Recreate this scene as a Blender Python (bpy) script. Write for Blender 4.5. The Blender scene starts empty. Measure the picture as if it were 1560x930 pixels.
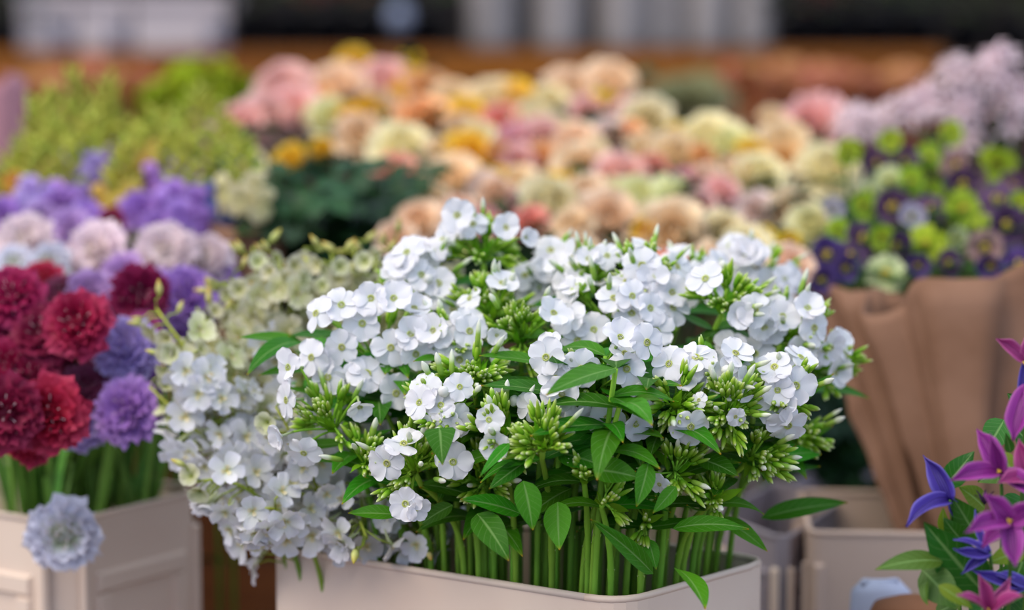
import bpy, math, random
import numpy as np
from mathutils import Vector, Matrix

# ------------------------------------------------------------------ camera, light, exposure
C = bpy.context.scene.collection
SC = bpy.context.scene
R = math.radians
FPX = 85 / 36 * 1560
PITCH = math.atan((465 - 50) / FPX)
CAM = Vector((0, 0, 1.1))
FW = Vector((0, math.cos(PITCH), -math.sin(PITCH)))
UPV = Vector((0, math.sin(PITCH), math.cos(PITCH)))
cd = bpy.data.cameras.new('camera')
cd.lens = 85; cd.sensor_width = 36; cd.clip_start = .05; cd.clip_end = 100
cd.dof.use_dof = True; cd.dof.focus_distance = 2.01; cd.dof.aperture_fstop = 1.9
cam = bpy.data.objects.new('camera', cd); C.objects.link(cam)
cam.location = CAM; cam.rotation_euler = (R(90) - PITCH, 0, 0)
SC.camera = cam

w = bpy.data.worlds.new('overcast_sky'); SC.world = w; w.use_nodes = True
wn = w.node_tree; wn.nodes.clear()
wo = wn.nodes.new('ShaderNodeOutputWorld'); wb = wn.nodes.new('ShaderNodeBackground')
wt = wn.nodes.new('ShaderNodeTexCoord'); wx = wn.nodes.new('ShaderNodeSeparateXYZ')
wr = wn.nodes.new('ShaderNodeValToRGB')
wr.color_ramp.elements[0].position = 0.0; wr.color_ramp.elements[0].color = (.47, .58, .85, 1)
wr.color_ramp.elements[1].position = 0.9; wr.color_ramp.elements[1].color = (.78, .89, 1.05, 1)
wn.links.new(wt.outputs['Generated'], wx.inputs[0]); wn.links.new(wx.outputs['Z'], wr.inputs[0])
wn.links.new(wr.outputs[0], wb.inputs['Color']); wb.inputs['Strength'].default_value = 1.0
wn.links.new(wb.outputs[0], wo.inputs[0])

sd = bpy.data.lights.new('sun', 'SUN'); sd.energy = 2.0; sd.angle = R(50); sd.color = (1.0, .86, .70)
sun = bpy.data.objects.new('sun', sd); C.objects.link(sun)
sun.rotation_euler = Vector((.72, .48, -1.0)).to_track_quat('-Z', 'Y').to_euler()

vs = SC.view_settings
vs.view_transform = 'Standard'; vs.look = 'None'; vs.gamma = 1; vs.use_curve_mapping = False
vs.exposure = 0.48
SC.cycles.use_denoising = True
SC.cycles.max_bounces = 6; SC.cycles.diffuse_bounces = 4; SC.cycles.transmission_bounces = 4
SC.cycles.sample_clamp_indirect = 4

rnd = random.Random(7)
nr = np.random.RandomState(5)
Z = Vector((0, 0, 1))


def P(px, py, d):
    """world point seen at pixel (px, py) of the 1560x930 frame, at depth d metres"""
    return CAM + d * (FW + (px - 780) / FPX * Vector((1, 0, 0)) - (py - 465) / FPX * UPV)


def PZ(px, py, z):
    """world point seen at a pixel that lies at height z"""
    v = FW + (px - 780) / FPX * Vector((1, 0, 0)) - (py - 465) / FPX * UPV
    return CAM + v * ((z - CAM.z) / v.z)


def proj(p):
    v = p - CAM; d = v.dot(FW)
    return 780 + v.x / d * FPX, 465 - v.dot(UPV) / d * FPX, d


# ------------------------------------------------------------------ materials
def lin(c):
    c = c / 255
    return c / 12.92 if c <= .04045 else ((c + .055) / 1.055) ** 2.4


def col(h):
    if isinstance(h, str):
        h = h.lstrip('#'); h = tuple(int(h[i:i + 2], 16) for i in (0, 2, 4))
    return (lin(h[0]), lin(h[1]), lin(h[2]), 1)


def newmat(name):
    m = bpy.data.materials.new(name); m.use_nodes = True
    nt = m.node_tree; nt.nodes.clear()
    o = nt.nodes.new('ShaderNodeOutputMaterial')
    return m, nt, o


def petal_mat(name, stops, transl=.35, rough=.55, var=.06, spec=.25, noise=.12, vein=False, hue=.012, nscale=60):
    """stops: [(t, hex)] from base to tip; each object varies a little; thin so light comes through"""
    m, nt, o = newmat(name); N = nt.nodes; L = nt.links
    a = N.new('ShaderNodeAttribute'); a.attribute_name = 't'
    r = N.new('ShaderNodeValToRGB'); e = r.color_ramp.elements
    e[0].position = stops[0][0]; e[0].color = col(stops[0][1])
    e[1].position = stops[-1][0]; e[1].color = col(stops[-1][1])
    for p, h in stops[1:-1]:
        x = e.new(p); x.color = col(h)
    L.new(a.outputs['Fac'], r.inputs[0])
    oi = N.new('ShaderNodeObjectInfo')
    hv = N.new('ShaderNodeHueSaturation')
    mv = N.new('ShaderNodeMapRange'); mv.inputs[3].default_value = 1 - var * 2; mv.inputs[4].default_value = 1 + var
    L.new(oi.outputs['Random'], mv.inputs[0]); L.new(mv.outputs[0], hv.inputs['Value'])
    mh = N.new('ShaderNodeMapRange'); mh.inputs[3].default_value = .5 - hue; mh.inputs[4].default_value = .5 + hue
    fr = N.new('ShaderNodeMath'); fr.operation = 'MULTIPLY'; fr.inputs[1].default_value = 7.3
    fq = N.new('ShaderNodeMath'); fq.operation = 'FRACT'
    L.new(oi.outputs['Random'], fr.inputs[0]); L.new(fr.outputs[0], fq.inputs[0])
    L.new(fq.outputs[0], mh.inputs[0]); L.new(mh.outputs[0], hv.inputs['Hue'])
    L.new(r.outputs[0], hv.inputs['Color'])
    cout = hv.outputs[0]
    tc = N.new('ShaderNodeTexCoord')
    nz = N.new('ShaderNodeTexNoise'); nz.inputs['Scale'].default_value = nscale; nz.inputs['Detail'].default_value = 3
    L.new(tc.outputs['Object'], nz.inputs['Vector'])
    mn = N.new('ShaderNodeMapRange'); mn.inputs[1].default_value = .3; mn.inputs[2].default_value = .7
    mn.inputs[3].default_value = 1 - noise; mn.inputs[4].default_value = 1 + noise
    L.new(nz.outputs['Fac'], mn.inputs[0])
    mx = N.new('ShaderNodeVectorMath'); mx.operation = 'SCALE'
    L.new(cout, mx.inputs[0]); L.new(mn.outputs[0], mx.inputs['Scale'])
    cout = mx.outputs[0]
    bp = None
    if vein:
        s = N.new('ShaderNodeAttribute'); s.attribute_name = 's'
        ab = N.new('ShaderNodeMath'); ab.operation = 'ABSOLUTE'; L.new(s.outputs['Fac'], ab.inputs[0])
        md = N.new('ShaderNodeMapRange'); md.inputs[1].default_value = .03; md.inputs[2].default_value = .12
        md.inputs[3].default_value = 1; md.inputs[4].default_value = 0
        L.new(ab.outputs[0], md.inputs[0])
        t1 = N.new('ShaderNodeMath'); t1.operation = 'MULTIPLY'; t1.inputs[1].default_value = 8; L.new(a.outputs['Fac'], t1.inputs[0])
        t2 = N.new('ShaderNodeMath'); t2.operation = 'MULTIPLY'; t2.inputs[1].default_value = -1.8; L.new(ab.outputs[0], t2.inputs[0])
        t3 = N.new('ShaderNodeMath'); L.new(t1.outputs[0], t3.inputs[0]); L.new(t2.outputs[0], t3.inputs[1])
        t4 = N.new('ShaderNodeMath'); t4.operation = 'PINGPONG'; t4.inputs[1].default_value = .5; L.new(t3.outputs[0], t4.inputs[0])
        t5 = N.new('ShaderNodeMapRange'); t5.inputs[1].default_value = 0; t5.inputs[2].default_value = .09
        t5.inputs[3].default_value = .4; t5.inputs[4].default_value = 0; L.new(t4.outputs[0], t5.inputs[0])
        ma = N.new('ShaderNodeMath'); ma.operation = 'MAXIMUM'; L.new(md.outputs[0], ma.inputs[0]); L.new(t5.outputs[0], ma.inputs[1])
        mxc = N.new('ShaderNodeMixRGB'); mxc.inputs[2].default_value = col('#8fb56a')
        sc = N.new('ShaderNodeMath'); sc.operation = 'MULTIPLY'; sc.inputs[1].default_value = .5
        L.new(ma.outputs[0], sc.inputs[0]); L.new(sc.outputs[0], mxc.inputs[0]); L.new(cout, mxc.inputs[1])
        cout = mxc.outputs[0]
        bp = N.new('ShaderNodeBump'); bp.inputs['Strength'].default_value = .35; bp.inputs['Distance'].default_value = .001
        bp.invert = True; L.new(ma.outputs[0], bp.inputs['Height'])
    pb = N.new('ShaderNodeBsdfPrincipled'); pb.inputs['Roughness'].default_value = rough
    pb.inputs['Specular IOR Level'].default_value = spec
    L.new(cout, pb.inputs['Base Color'])
    if bp: L.new(bp.outputs[0], pb.inputs['Normal'])
    tr = N.new('ShaderNodeBsdfTranslucent'); L.new(cout, tr.inputs['Color'])
    ms = N.new('ShaderNodeMixShader'); ms.inputs[0].default_value = transl
    L.new(pb.outputs[0], ms.inputs[1]); L.new(tr.outputs[0], ms.inputs[2])
    L.new(ms.outputs[0], o.inputs[0])
    return m


def solid_mat(name, h, rough=.6, h2=None, nscale=8, spec=.3, bump=0, stretch=(1, 1, 1), metal=0):
    m, nt, o = newmat(name); N = nt.nodes; L = nt.links
    pb = N.new('ShaderNodeBsdfPrincipled'); pb.inputs['Roughness'].default_value = rough
    pb.inputs['Specular IOR Level'].default_value = spec; pb.inputs['Metallic'].default_value = metal
    tc = N.new('ShaderNodeTexCoord'); mp = N.new('ShaderNodeMapping'); mp.inputs['Scale'].default_value = stretch
    nz = N.new('ShaderNodeTexNoise'); nz.inputs['Scale'].default_value = nscale; nz.inputs['Detail'].default_value = 5
    L.new(tc.outputs['Object'], mp.inputs[0]); L.new(mp.outputs[0], nz.inputs['Vector'])
    r = N.new('ShaderNodeValToRGB'); r.color_ramp.elements[0].position = .35; r.color_ramp.elements[1].position = .65
    r.color_ramp.elements[0].color = col(h); r.color_ramp.elements[1].color = col(h2 or h)
    L.new(nz.outputs['Fac'], r.inputs[0]); L.new(r.outputs[0], pb.inputs['Base Color'])
    if bump:
        b = N.new('ShaderNodeBump'); b.inputs['Strength'].default_value = bump; b.inputs['Distance'].default_value = .004
        L.new(nz.outputs['Fac'], b.inputs['Height']); L.new(b.outputs[0], pb.inputs['Normal'])
    L.new(pb.outputs[0], o.inputs[0])
    return m


M = {}
M['phlox_petal'] = petal_mat('white_phlox_petal', [(0, '#d2d9c2'), (.18, '#e6e6ea'), (1, '#efecef')], transl=.30, var=.02, noise=.02, hue=.004)
M['phlox_eye'] = petal_mat('phlox_eye', [(0, '#7d9226'), (.6, '#b9c25a'), (1, '#e2e4c0')], transl=.2)
M['phlox_tube'] = petal_mat('phlox_tube', [(0, '#a9c070'), (1, '#e6e6e0')], transl=.3)
M['bud_green'] = petal_mat('green_bud', [(0, '#6aa81c'), (.4, '#92c42e'), (.65, '#b8d658'), (.85, '#e0ebaa'), (1, '#eef2d4')], transl=.35, var=.08, hue=.012, rough=.45, spec=.15)
M['bud_white'] = petal_mat('white_bud', [(0, '#79ab2c'), (.40, '#a9cc58'), (.55, '#e6ecd0'), (1, '#f3f1ef')], transl=.35, var=.05, rough=.5)
M['phlox_stem'] = petal_mat('phlox_stem_green', [(0, '#6d9a3a'), (.5, '#78a834'), (1, '#8fc03a')], transl=.1, var=.12, rough=.5, nscale=30, spec=.15)
M['phlox_leaf'] = petal_mat('phlox_leaf_green', [(0, '#458c18'), (.9, '#3c8212'), (.965, '#6a9214'), (1, '#c08a1c')], transl=.38, var=.22, rough=.45, spec=.16, vein=True, hue=.016)
M['bract'] = petal_mat('bright_bract', [(0, '#83b82a'), (1, '#6faa1c')], transl=.45, var=.15, rough=.5, hue=.015, spec=.12)
M['delph'] = petal_mat('white_delphinium', [(0, '#c9d390'), (.3, '#dedfda'), (1, '#e4e3ec')], transl=.35, var=.08, noise=.08, hue=.015)
M['delph_top'] = petal_mat('greenish_delphinium', [(0, '#a9b24e'), (.4, '#cfcf98'), (1, '#d8d4bc')], transl=.35, var=.1, noise=.08, hue=.02)
M['delph_eye'] = petal_mat('delphinium_eye', [(0, '#b9a95a'), (1, '#e3dcc0')], transl=.2)
M['delph_bud'] = petal_mat('delphinium_bud', [(0, '#a9b04a'), (.6, '#d6d388'), (1, '#c9a93c')], transl=.3, var=.1, hue=.02)
M['delph_stem'] = petal_mat('delphinium_stem_green', [(0, '#5f8c30'), (1, '#aab445')], transl=.1, var=.1)
M['dark_stem'] = petal_mat('dark_stem_green', [(0, '#466c2c'), (1, '#4d7a2c')], transl=.05, var=.2)
M['scab_stem'] = petal_mat('scabiosa_stem_green', [(0, '#54862c'), (1, '#79a848')], transl=.1, var=.25, hue=.02)
M['rose_leaf'] = petal_mat('dark_rose_leaf', [(0, '#234a24'), (1, '#1e4022')], transl=.2, var=.3, rough=.45, spec=.2, hue=.03)
M['mid_leaf'] = petal_mat('mid_green_leaf', [(0, '#4c7d2c'), (1, '#3f7322')], transl=.3, var=.2, rough=.4, hue=.02)
M['lime_leaf'] = petal_mat('lime_leaf', [(0, '#86a91c'), (1, '#a2bf2a')], transl=.4, var=.14, rough=.5, hue=.02)
M['clem_leaf'] = petal_mat('clematis_leaf', [(0, '#33701c'), (1, '#286414')], transl=.25, var=.08, rough=.42, spec=.35, vein=True)
M['clem_leaf_olive'] = petal_mat('olive_clematis_leaf', [(0, '#4e6e20'), (.9, '#48701e'), (1, '#748a28')], transl=.25, var=.08, rough=.45, spec=.35, vein=True)  # clematis leaf colours lowered to carry the shade of their corner
M['clem_lime'] = petal_mat('lime_clematis_leaf', [(0, '#768a1c'), (1, '#668416')], transl=.4, var=.08, vein=True)
M['stamen'] = petal_mat('yellow_stamen', [(0, '#d8a028'), (1, '#f0cf50')], transl=.1)
M['pale_stamen'] = petal_mat('pale_stamen', [(0, '#c88a9a'), (1, '#f0d6de')], transl=.1)


def stripe_petal(name, base, stripe, edge):
    """clematis petal: raised darker ribs along the middle"""
    m, nt, o = newmat(name); N = nt.nodes; L = nt.links
    s = N.new('ShaderNodeAttribute'); s.attribute_name = 's'
    t = N.new('ShaderNodeAttribute'); t.attribute_name = 't'
    ab = N.new('ShaderNodeMath'); ab.operation = 'ABSOLUTE'; L.new(s.outputs['Fac'], ab.inputs[0])
    r = N.new('ShaderNodeValToRGB'); e = r.color_ramp.elements
    e[0].position = 0; e[0].color = col(base)
    for p, h in ((.12, stripe), (.2, base), (.32, stripe), (.42, base), (.7, base)):
        x = e.new(p); x.color = col(h)
    e[-1].position = 1; e[-1].color = col(edge)
    L.new(ab.outputs[0], r.inputs[0])
    pb = N.new('ShaderNodeBsdfPrincipled'); pb.inputs['Roughness'].default_value = .45
    pb.inputs['Specular IOR Level'].default_value = .3
    L.new(r.outputs[0], pb.inputs['Base Color'])
    bp = N.new('ShaderNodeBump'); bp.inputs['Strength'].default_value = .4; bp.inputs['Distance'].default_value = .001
    L.new(r.outputs[0], bp.inputs['Height']); L.new(bp.outputs[0], pb.inputs['Normal'])
    tr = N.new('ShaderNodeBsdfTranslucent'); L.new(r.outputs[0], tr.inputs['Color'])
    ms = N.new('ShaderNodeMixShader'); ms.inputs[0].default_value = .3
    L.new(pb.outputs[0], ms.inputs[1]); L.new(tr.outputs[0], ms.inputs[2]); L.new(ms.outputs[0], o.inputs[0])
    return m


M['magenta'] = stripe_petal('magenta_clematis', '#9c3896', '#5c0e5a', '#b45aa8')
M['pinkish'] = stripe_petal('pink_clematis', '#b04484', '#701450', '#c66a9c')
M['violet'] = stripe_petal('violet_clematis', '#4a389c', '#22105a', '#7468c4')

# ------------------------------------------------------------------ mesh helpers
def NP(a): return np.asarray(a, dtype=float)


class MB:
    def __init__(s): s.V = []; s.F = []; s.T = []; s.S = []; s.n = 0

    def add(s, V, F, T=None, S=None, m=None):
        V = NP(V)
        if m is not None:
            mm = NP(m); V = V @ mm[:3, :3].T + mm[:3, 3]
        s.V.append(V); s.F += [tuple(i + s.n for i in f) for f in F]
        k = len(V)
        s.T.append(np.zeros(k) if T is None else NP(T)); s.S.append(np.zeros(k) if S is None else NP(S))
        s.n += k
        return s

    def mesh(s, name, mat, smooth=True):
        me = bpy.data.meshes.new(name)
        me.from_pydata(np.concatenate(s.V).tolist(), [], s.F)
        for nm, A in (('t', s.T), ('s', s.S)):
            at = me.attributes.new(nm, 'FLOAT', 'POINT'); at.data.foreach_set('value', np.concatenate(A).astype(np.float32))
        me.polygons.foreach_set('use_smooth', [smooth] * len(me.polygons))
        me.materials.append(mat); me.update()
        return me


def prof_round(u):      # obovate petal, narrow claw, broad end
    return max(.10, math.sin(min(1, u * 1.02) ** .8 * math.pi * .62)) if u > 0 else .12


def prof_phlox(u): return .15 + .85 * math.sin(min(1, u / .6) * math.pi / 2) ** .95 if u < .6 else math.sqrt(max(.012, 1 - ((u - .6) / .4) ** 2))
def prof_leaf(u): return max(.02, (math.sin(math.pi * min(1, u ** .72)) ** .9) if 0 < u < 1 else .03)
def prof_lance(u): return max(.02, math.sin(math.pi * u ** .62) ** 1.05 if 0 < u < 1 else .04)
def prof_heart(u): return max(.02, (min(1, (u / .16)) ** .5) * (1 - max(0, (u - .1) / .9) ** 1.5))
def prof_strap(u): return .35 + .65 * math.sin(math.pi * u ** .9) ** .7 if 0 < u < 1 else .35


def petal(L, W, nu=5, nv=4, prof=prof_round, tilt=0, curl=0, cup=0, ruf=0, fr=3, rs=0, tip=.12, fold=0):
    V = []; T = []; S = []
    y = z = 0
    for i in range(nu + 1):
        u = i / nu; a = tilt + curl * u
        if i: y += L / nu * math.cos(a); z += L / nu * math.sin(a)
        pw = prof(u)
        for j in range(nv + 1):
            v = j / nv * 2 - 1
            off = cup * v * v * pw * W / 2 + fold * abs(v) * pw * W / 2 + ruf * u * math.sin(fr * math.pi * v + rs)
            yy = y - tip * L * v * v * u ** 3
            V.append((v * pw * W / 2, yy - off * math.sin(a), z + off * math.cos(a))); T.append(u); S.append(v)
    F = [(i * (nv + 1) + j, i * (nv + 1) + j + 1, (i + 1) * (nv + 1) + j + 1, (i + 1) * (nv + 1) + j) for i in range(nu) for j in range(nv)]
    return V, F, T, S


def lathe(pr, n=8, tmap=None):
    V = []; T = []; F = []
    for k, (r, z) in enumerate(pr):
        for j in range(n):
            a = 2 * math.pi * j / n; V.append((r * math.cos(a), r * math.sin(a), z)); T.append(k / (len(pr) - 1) if tmap is None else tmap[k])
    for k in range(len(pr) - 1):
        for j in range(n):
            F.append((k * n + j, k * n + (j + 1) % n, (k + 1) * n + (j + 1) % n, (k + 1) * n + j))
    F.append(tuple(range(n))[::-1]); F.append(tuple((len(pr) - 1) * n + j for j in range(n)))
    return V, F, T, [0] * len(V)


def bez(p0, p1, p2, p3=None, n=10):
    out = []
    for i in range(n + 1):
        t = i / n
        if p3 is None: out.append((1 - t) ** 2 * p0 + 2 * t * (1 - t) * p1 + t * t * p2)
        else: out.append((1 - t) ** 3 * p0 + 3 * t * (1 - t) ** 2 * p1 + 3 * t * t * (1 - t) * p2 + t ** 3 * p3)
    return out


def tube(pts, r0, r1=None, n=6, t0=0, t1=1, bumps=()):
    r1 = r0 if r1 is None else r1
    V = []; T = []; F = []; k = len(pts); ref = Vector((.3, .9, .1))
    for i, p in enumerate(pts):
        d = (pts[min(i + 1, k - 1)] - pts[max(i - 1, 0)]).normalized()
        a = d.cross(ref); a = a.normalized() if a.length > 1e-4 else Vector((1, 0, 0)); b = d.cross(a)
        u = i / (k - 1); r = r0 + (r1 - r0) * u
        if i in bumps: r *= 1.2
        for j in range(n):
            q = 2 * math.pi * j / n
            V.append(tuple(p + a * (r * math.cos(q)) + b * (r * math.sin(q)))); T.append(t0 + (t1 - t0) * u)
    for i in range(k - 1):
        for j in range(n):
            F.append((i * n + j, i * n + (j + 1) % n, (i + 1) * n + (j + 1) % n, (i + 1) * n + j))
    F.append(tuple(range(n))[::-1]); F.append(tuple((k - 1) * n + j for j in range(n)))
    return V, F, T, [0] * len(V)


def box(c, s, m=None):
    x, y, z = s[0] / 2, s[1] / 2, s[2] / 2
    V = [(c[0] + i * x, c[1] + j * y, c[2] + k * z) for i in (-1, 1) for j in (-1, 1) for k in (-1, 1)]
    F = [(0, 1, 3, 2), (4, 6, 7, 5), (0, 4, 5, 1), (2, 3, 7, 6), (0, 2, 6, 4), (1, 5, 7, 3)]
    return V, F


def face(loc, n, up=Z, roll=0, s=1.0):
    """matrix that puts local +Z along n and local +Y as near to up as can be"""
    n = Vector(n).normalized(); up = Vector(up)
    y = up - n * up.dot(n)
    if y.length < 1e-4: y = Vector((0, 1, 0)) - n * n.y
    y.normalize(); x = y.cross(n)
    m = Matrix((x, y, n)).transposed().to_4x4() @ Matrix.Rotation(roll, 4, 'Z')
    return Matrix.Translation(loc) @ m @ Matrix.Scale(s, 4)


def along(loc, d, nrm=Z, s=1.0):
    """matrix that puts local +Y along d (a leaf's or petal's length), local +Z near nrm"""
    d = Vector(d).normalized(); n = Vector(nrm) - d * Vector(nrm).dot(d)
    if n.length < 1e-4: n = Vector((0, -1, 0)) - d * -d.y
    n.normalize(); x = d.cross(n)
    return Matrix.Translation(loc) @ Matrix((x, d, n)).transposed().to_4x4() @ Matrix.Scale(s, 4)


def thing(name, label, cat, loc, group=None):
    o = bpy.data.objects.new(name, None); C.objects.link(o); o.location = loc
    o.empty_display_size = .02
    o['label'] = label; o['category'] = cat
    if group: o['group'] = group
    return o


WM = {}


def part(root, name, me, m=None, mat=None, kind=None):
    """child mesh of root; m = world matrix"""
    o = bpy.data.objects.new(name, me); C.objects.link(o); o.parent = root
    wm = Matrix.Identity(4) if m is None else m
    pw = WM.get(root.name)
    if pw is None: pw = Matrix.Translation(root.location)
    o.matrix_basis = pw.inverted() @ wm
    WM[o.name] = wm
    if mat: o.material_slots[0].link = 'OBJECT'; o.material_slots[0].material = mat
    if kind: o['kind'] = kind
    return o


def struct(name, mb, mat, smooth=False):
    o = bpy.data.objects.new(name, mb.mesh(name, mat, smooth)); C.objects.link(o); o['kind'] = 'structure'
    return o


ORD = ['first', 'second', 'third', 'fourth', 'fifth', 'sixth', 'seventh', 'eighth', 'ninth', 'tenth', 'eleventh', 'twelfth', 'thirteenth',
       'fourteenth', 'fifteenth', 'sixteenth', 'seventeenth', 'eighteenth', 'nineteenth', 'twentieth']


def nth(i, n):
    if n == 1: return 'only'
    if i == 0: return 'leftmost'
    if i == n - 1: return 'rightmost'
    return ORD[i] + ' from left'


# ------------------------------------------------------------------ setting
m_floor = solid_mat('stone_floor', '#6d5c52', .8, '#584a42', nscale=5)
m_wall = solid_mat('dark_wall', '#1c1512', .85, '#140f0e', nscale=3)
struct('floor', MB().add([(-7, -3, 0), (7, -3, 0), (7, 9, 0), (-7, 9, 0)], [(0, 1, 2, 3)]), m_floor)
v, f = box((0, 7.6, 1.6), (12, .1, 3.2)); struct('wall_back', MB().add(v, f), m_wall)

# ------------------------------------------------------------------ containers
m_cream = solid_mat('cream_plastic', '#dac6b4', .5, '#d4bcaa', nscale=6, spec=.3)
m_grey = solid_mat('grey_plastic', '#9a9098', .55, '#928a90', nscale=5, spec=.3)
m_beige = solid_mat('beige_plastic', '#bfa898', .5, '#b8a090', nscale=5, spec=.3)
m_base = solid_mat('dark_bucket_base', '#2f3a44', .5)


def round_poly(pts, c, n=3):
    out = []; k = len(pts)
    for i in range(k):
        p, a, b = pts[i], pts[i - 1], pts[(i + 1) % k]
        p0 = p + (a - p).normalized() * c; p1 = p + (b - p).normalized() * c
        out += bez(p0, p, p1, n=n) if n > 1 else [p0, p1]
    return out


def inset(poly, k):
    c = sum(poly, Vector((0, 0))) / len(poly)
    return [c + (p - c) * (1 - k / (p - c).length) for p in poly]


def container(name, label, corners, ztop, chamfer, cat='flower bucket', group=None, mat=None, nround=3, panel_top=.055, ribs=True, rib_mat=None):
    """upright flower box: corners = four XY points in order; collar with inner wall, raised panel frames, dark base"""
    mat = mat or m_cream
    pts = [Vector(p[:2]) for p in corners]
    if sum(pts[i].x * pts[(i + 1) % 4].y - pts[(i + 1) % 4].x * pts[i].y for i in range(4)) < 0: pts = pts[::-1]
    cen = sum(pts, Vector((0, 0))) / 4
    t = thing(name, label, cat, (cen.x, cen.y, 0), group)
    po = round_poly(pts, chamfer, nround); pi = inset(po, .005)
    mb = MB(); k = len(po)
    hz = [ztop] * k
    V = [(p.x, p.y, .02) for p in po] + [(p.x, p.y, h) for p, h in zip(po, hz)] + [(p.x, p.y, h) for p, h in zip(pi, hz)] + [(p.x, p.y, .03) for p in pi]
    F = []
    for r in range(3):
        for i in range(k):
            j = (i + 1) % k; F.append((r * k + i, r * k + j, (r + 1) * k + j, (r + 1) * k + i))
    F.append(tuple(3 * k + i for i in range(k))); F.append(tuple(range(k))[::-1])
    mb.add(V, F); part(t, 'collar', mb.mesh('collar', mat, False))
    # rolled lip
    po2 = [Vector((p.x, p.y, ztop)) for p in inset(po, .0025)]
    mb = MB(); mb.add(*tube(po2 + [po2[0]], .0034, n=6)); part(t, 'rim', mb.mesh('rim', mat))
    # panel frames on the four sides
    for i in range(4):
        a, b = pts[i], pts[(i + 1) % 4]; d = (b - a); Ln = d.length; d.normalize(); n = Vector((d.y, -d.x))
        x0, x1 = chamfer + .012, Ln - chamfer - .012
        if x1 - x0 < .05: continue
        fw = min(.022, (x1 - x0) * .16)
        z1 = ztop - panel_top; z0 = .24
        mb = MB()
        def quadbar(xa, xb, za, zb):
            th = .005; Vv = []
            for q, e in ((0, 0), (1, .003)):
                for xx, zz in ((xa + e, za + e), (xb - e, za + e), (xb - e, zb - e), (xa + e, zb - e)):
                    pt = a + d * xx + n * (th * q); Vv.append((pt.x, pt.y, zz))
            return Vv, [(4, 5, 6, 7), (0, 1, 5, 4), (1, 2, 6, 5), (2, 3, 7, 6), (3, 0, 4, 7)]
        for nm, q in (('panel_rail', (x0, x1, z1 - fw, z1)), ('panel_rail', (x0, x1, z0, z0 + fw)), ('panel_stile', (x0, x0 + fw, z0 + fw, z1 - fw)), ('panel_stile', (x1 - fw, x1, z0 + fw, z1 - fw))):
            mb = MB(); vv, ff = quadbar(*q); mb.add(vv, ff); part(t, nm, mb.mesh(nm, mat, False))
        if ribs:
            for xx in (chamfer * .9, Ln - chamfer * .9):
                mb = MB(); vv, ff = quadbar(xx - .006, xx + .006, .22, ztop - .03); mb.add(vv, ff); part(t, 'corner_rib', mb.mesh('corner_rib', rib_mat or mat, False))
    pb_ = [cen + (p - cen) * 1.03 for p in po]
    mb = MB(); V = [(p.x, p.y, 0) for p in pb_] + [(p.x, p.y, .18) for p in pb_] + [(p.x, p.y, .18) for p in po]
    F = [(i, (i + 1) % k, k + (i + 1) % k, k + i) for i in range(k)] + [(k + i, k + (i + 1) % k, 2 * k + (i + 1) % k, 2 * k + i) for i in range(k)] + [tuple(range(k))[::-1]]
    mb.add(V, F); part(t, 'base', mb.mesh('base', m_base, False))
    return t


ZR = .63
cF = PZ(948, 920, ZR); cL = PZ(398, 834, ZR); cR = PZ(1180, 855, ZR); cB = cL + cR - cF
container('flower_bucket', 'cream flower bucket at the middle holding the white phlox', [cF, cR, cB, cL], ZR, .035, nround=5, panel_top=.085, ribs=False)
lA = PZ(96, 800, ZR); lB = PZ(322, 747, ZR)
ldir = (lB - lA).normalized(); lperp = Vector((-ldir.y, ldir.x, 0))
lD = lA + lperp * .34; lC = lB + lperp * .34
container('flower_bucket', 'cream panelled flower bucket under the burgundy and lilac scabiosas', [lA, lB, lC, lD], ZR, .03, nround=1)
ctr_c = (cF + cR + cB + cL) / 4; ctr_l = (lA + lB + lC + lD) / 4


def rect_at(c, ang, a, b):
    u = Vector((math.cos(ang), math.sin(ang), 0)); v = Vector((-u.y, u.x, 0)); c = Vector((c.x, c.y, 0))
    return [c - u * a / 2 - v * b / 2, c + u * a / 2 - v * b / 2, c + u * a / 2 + v * b / 2, c - u * a / 2 + v * b / 2]


b3 = P(1378, 830, 2.38)
container('flower_bucket', 'beige flower bucket under the brown paper bouquets', rect_at(b3 + Vector((.06, .12, 0)), R(-4), .29, .22), P(1290, 826, 2.36).z, .012, mat=m_beige, nround=3, panel_top=.2)
container('flower_bucket', 'grey flower bucket with ribbed corner between phlox and beige bucket', [P(1196, 800, 2.42), P(1282, 770, 2.62), P(1180, 770, 2.74), P(1090, 800, 2.55)], P(1200, 826, 2.42).z, .018, mat=m_grey, rib_mat=m_cream, nround=1, panel_top=.035)
container('flower_bucket', 'tall grey flower bucket in shade behind the phlox', [P(1196, 740, 2.75), P(1338, 670, 3.05), P(1240, 660, 3.3), P(1080, 690, 3.0)], P(1200, 742, 2.75).z, .02, mat=m_grey, nround=1, panel_top=.05)

# ------------------------------------------------------------------ phlox
def bud_mesh(name, mat, L, r, tipr, tl):
    pr = [(r * .5, 0), (r * .9, L * .12), (r, L * .32), (r * .9, L * .52), (r * .8 * tipr, L * .68), (r * .62 * tipr, L * .82), (r * .3 * tipr, L * .94), (.0001, L)]
    return MB().add(*lathe(pr, 6)).mesh(name, mat)


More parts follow.
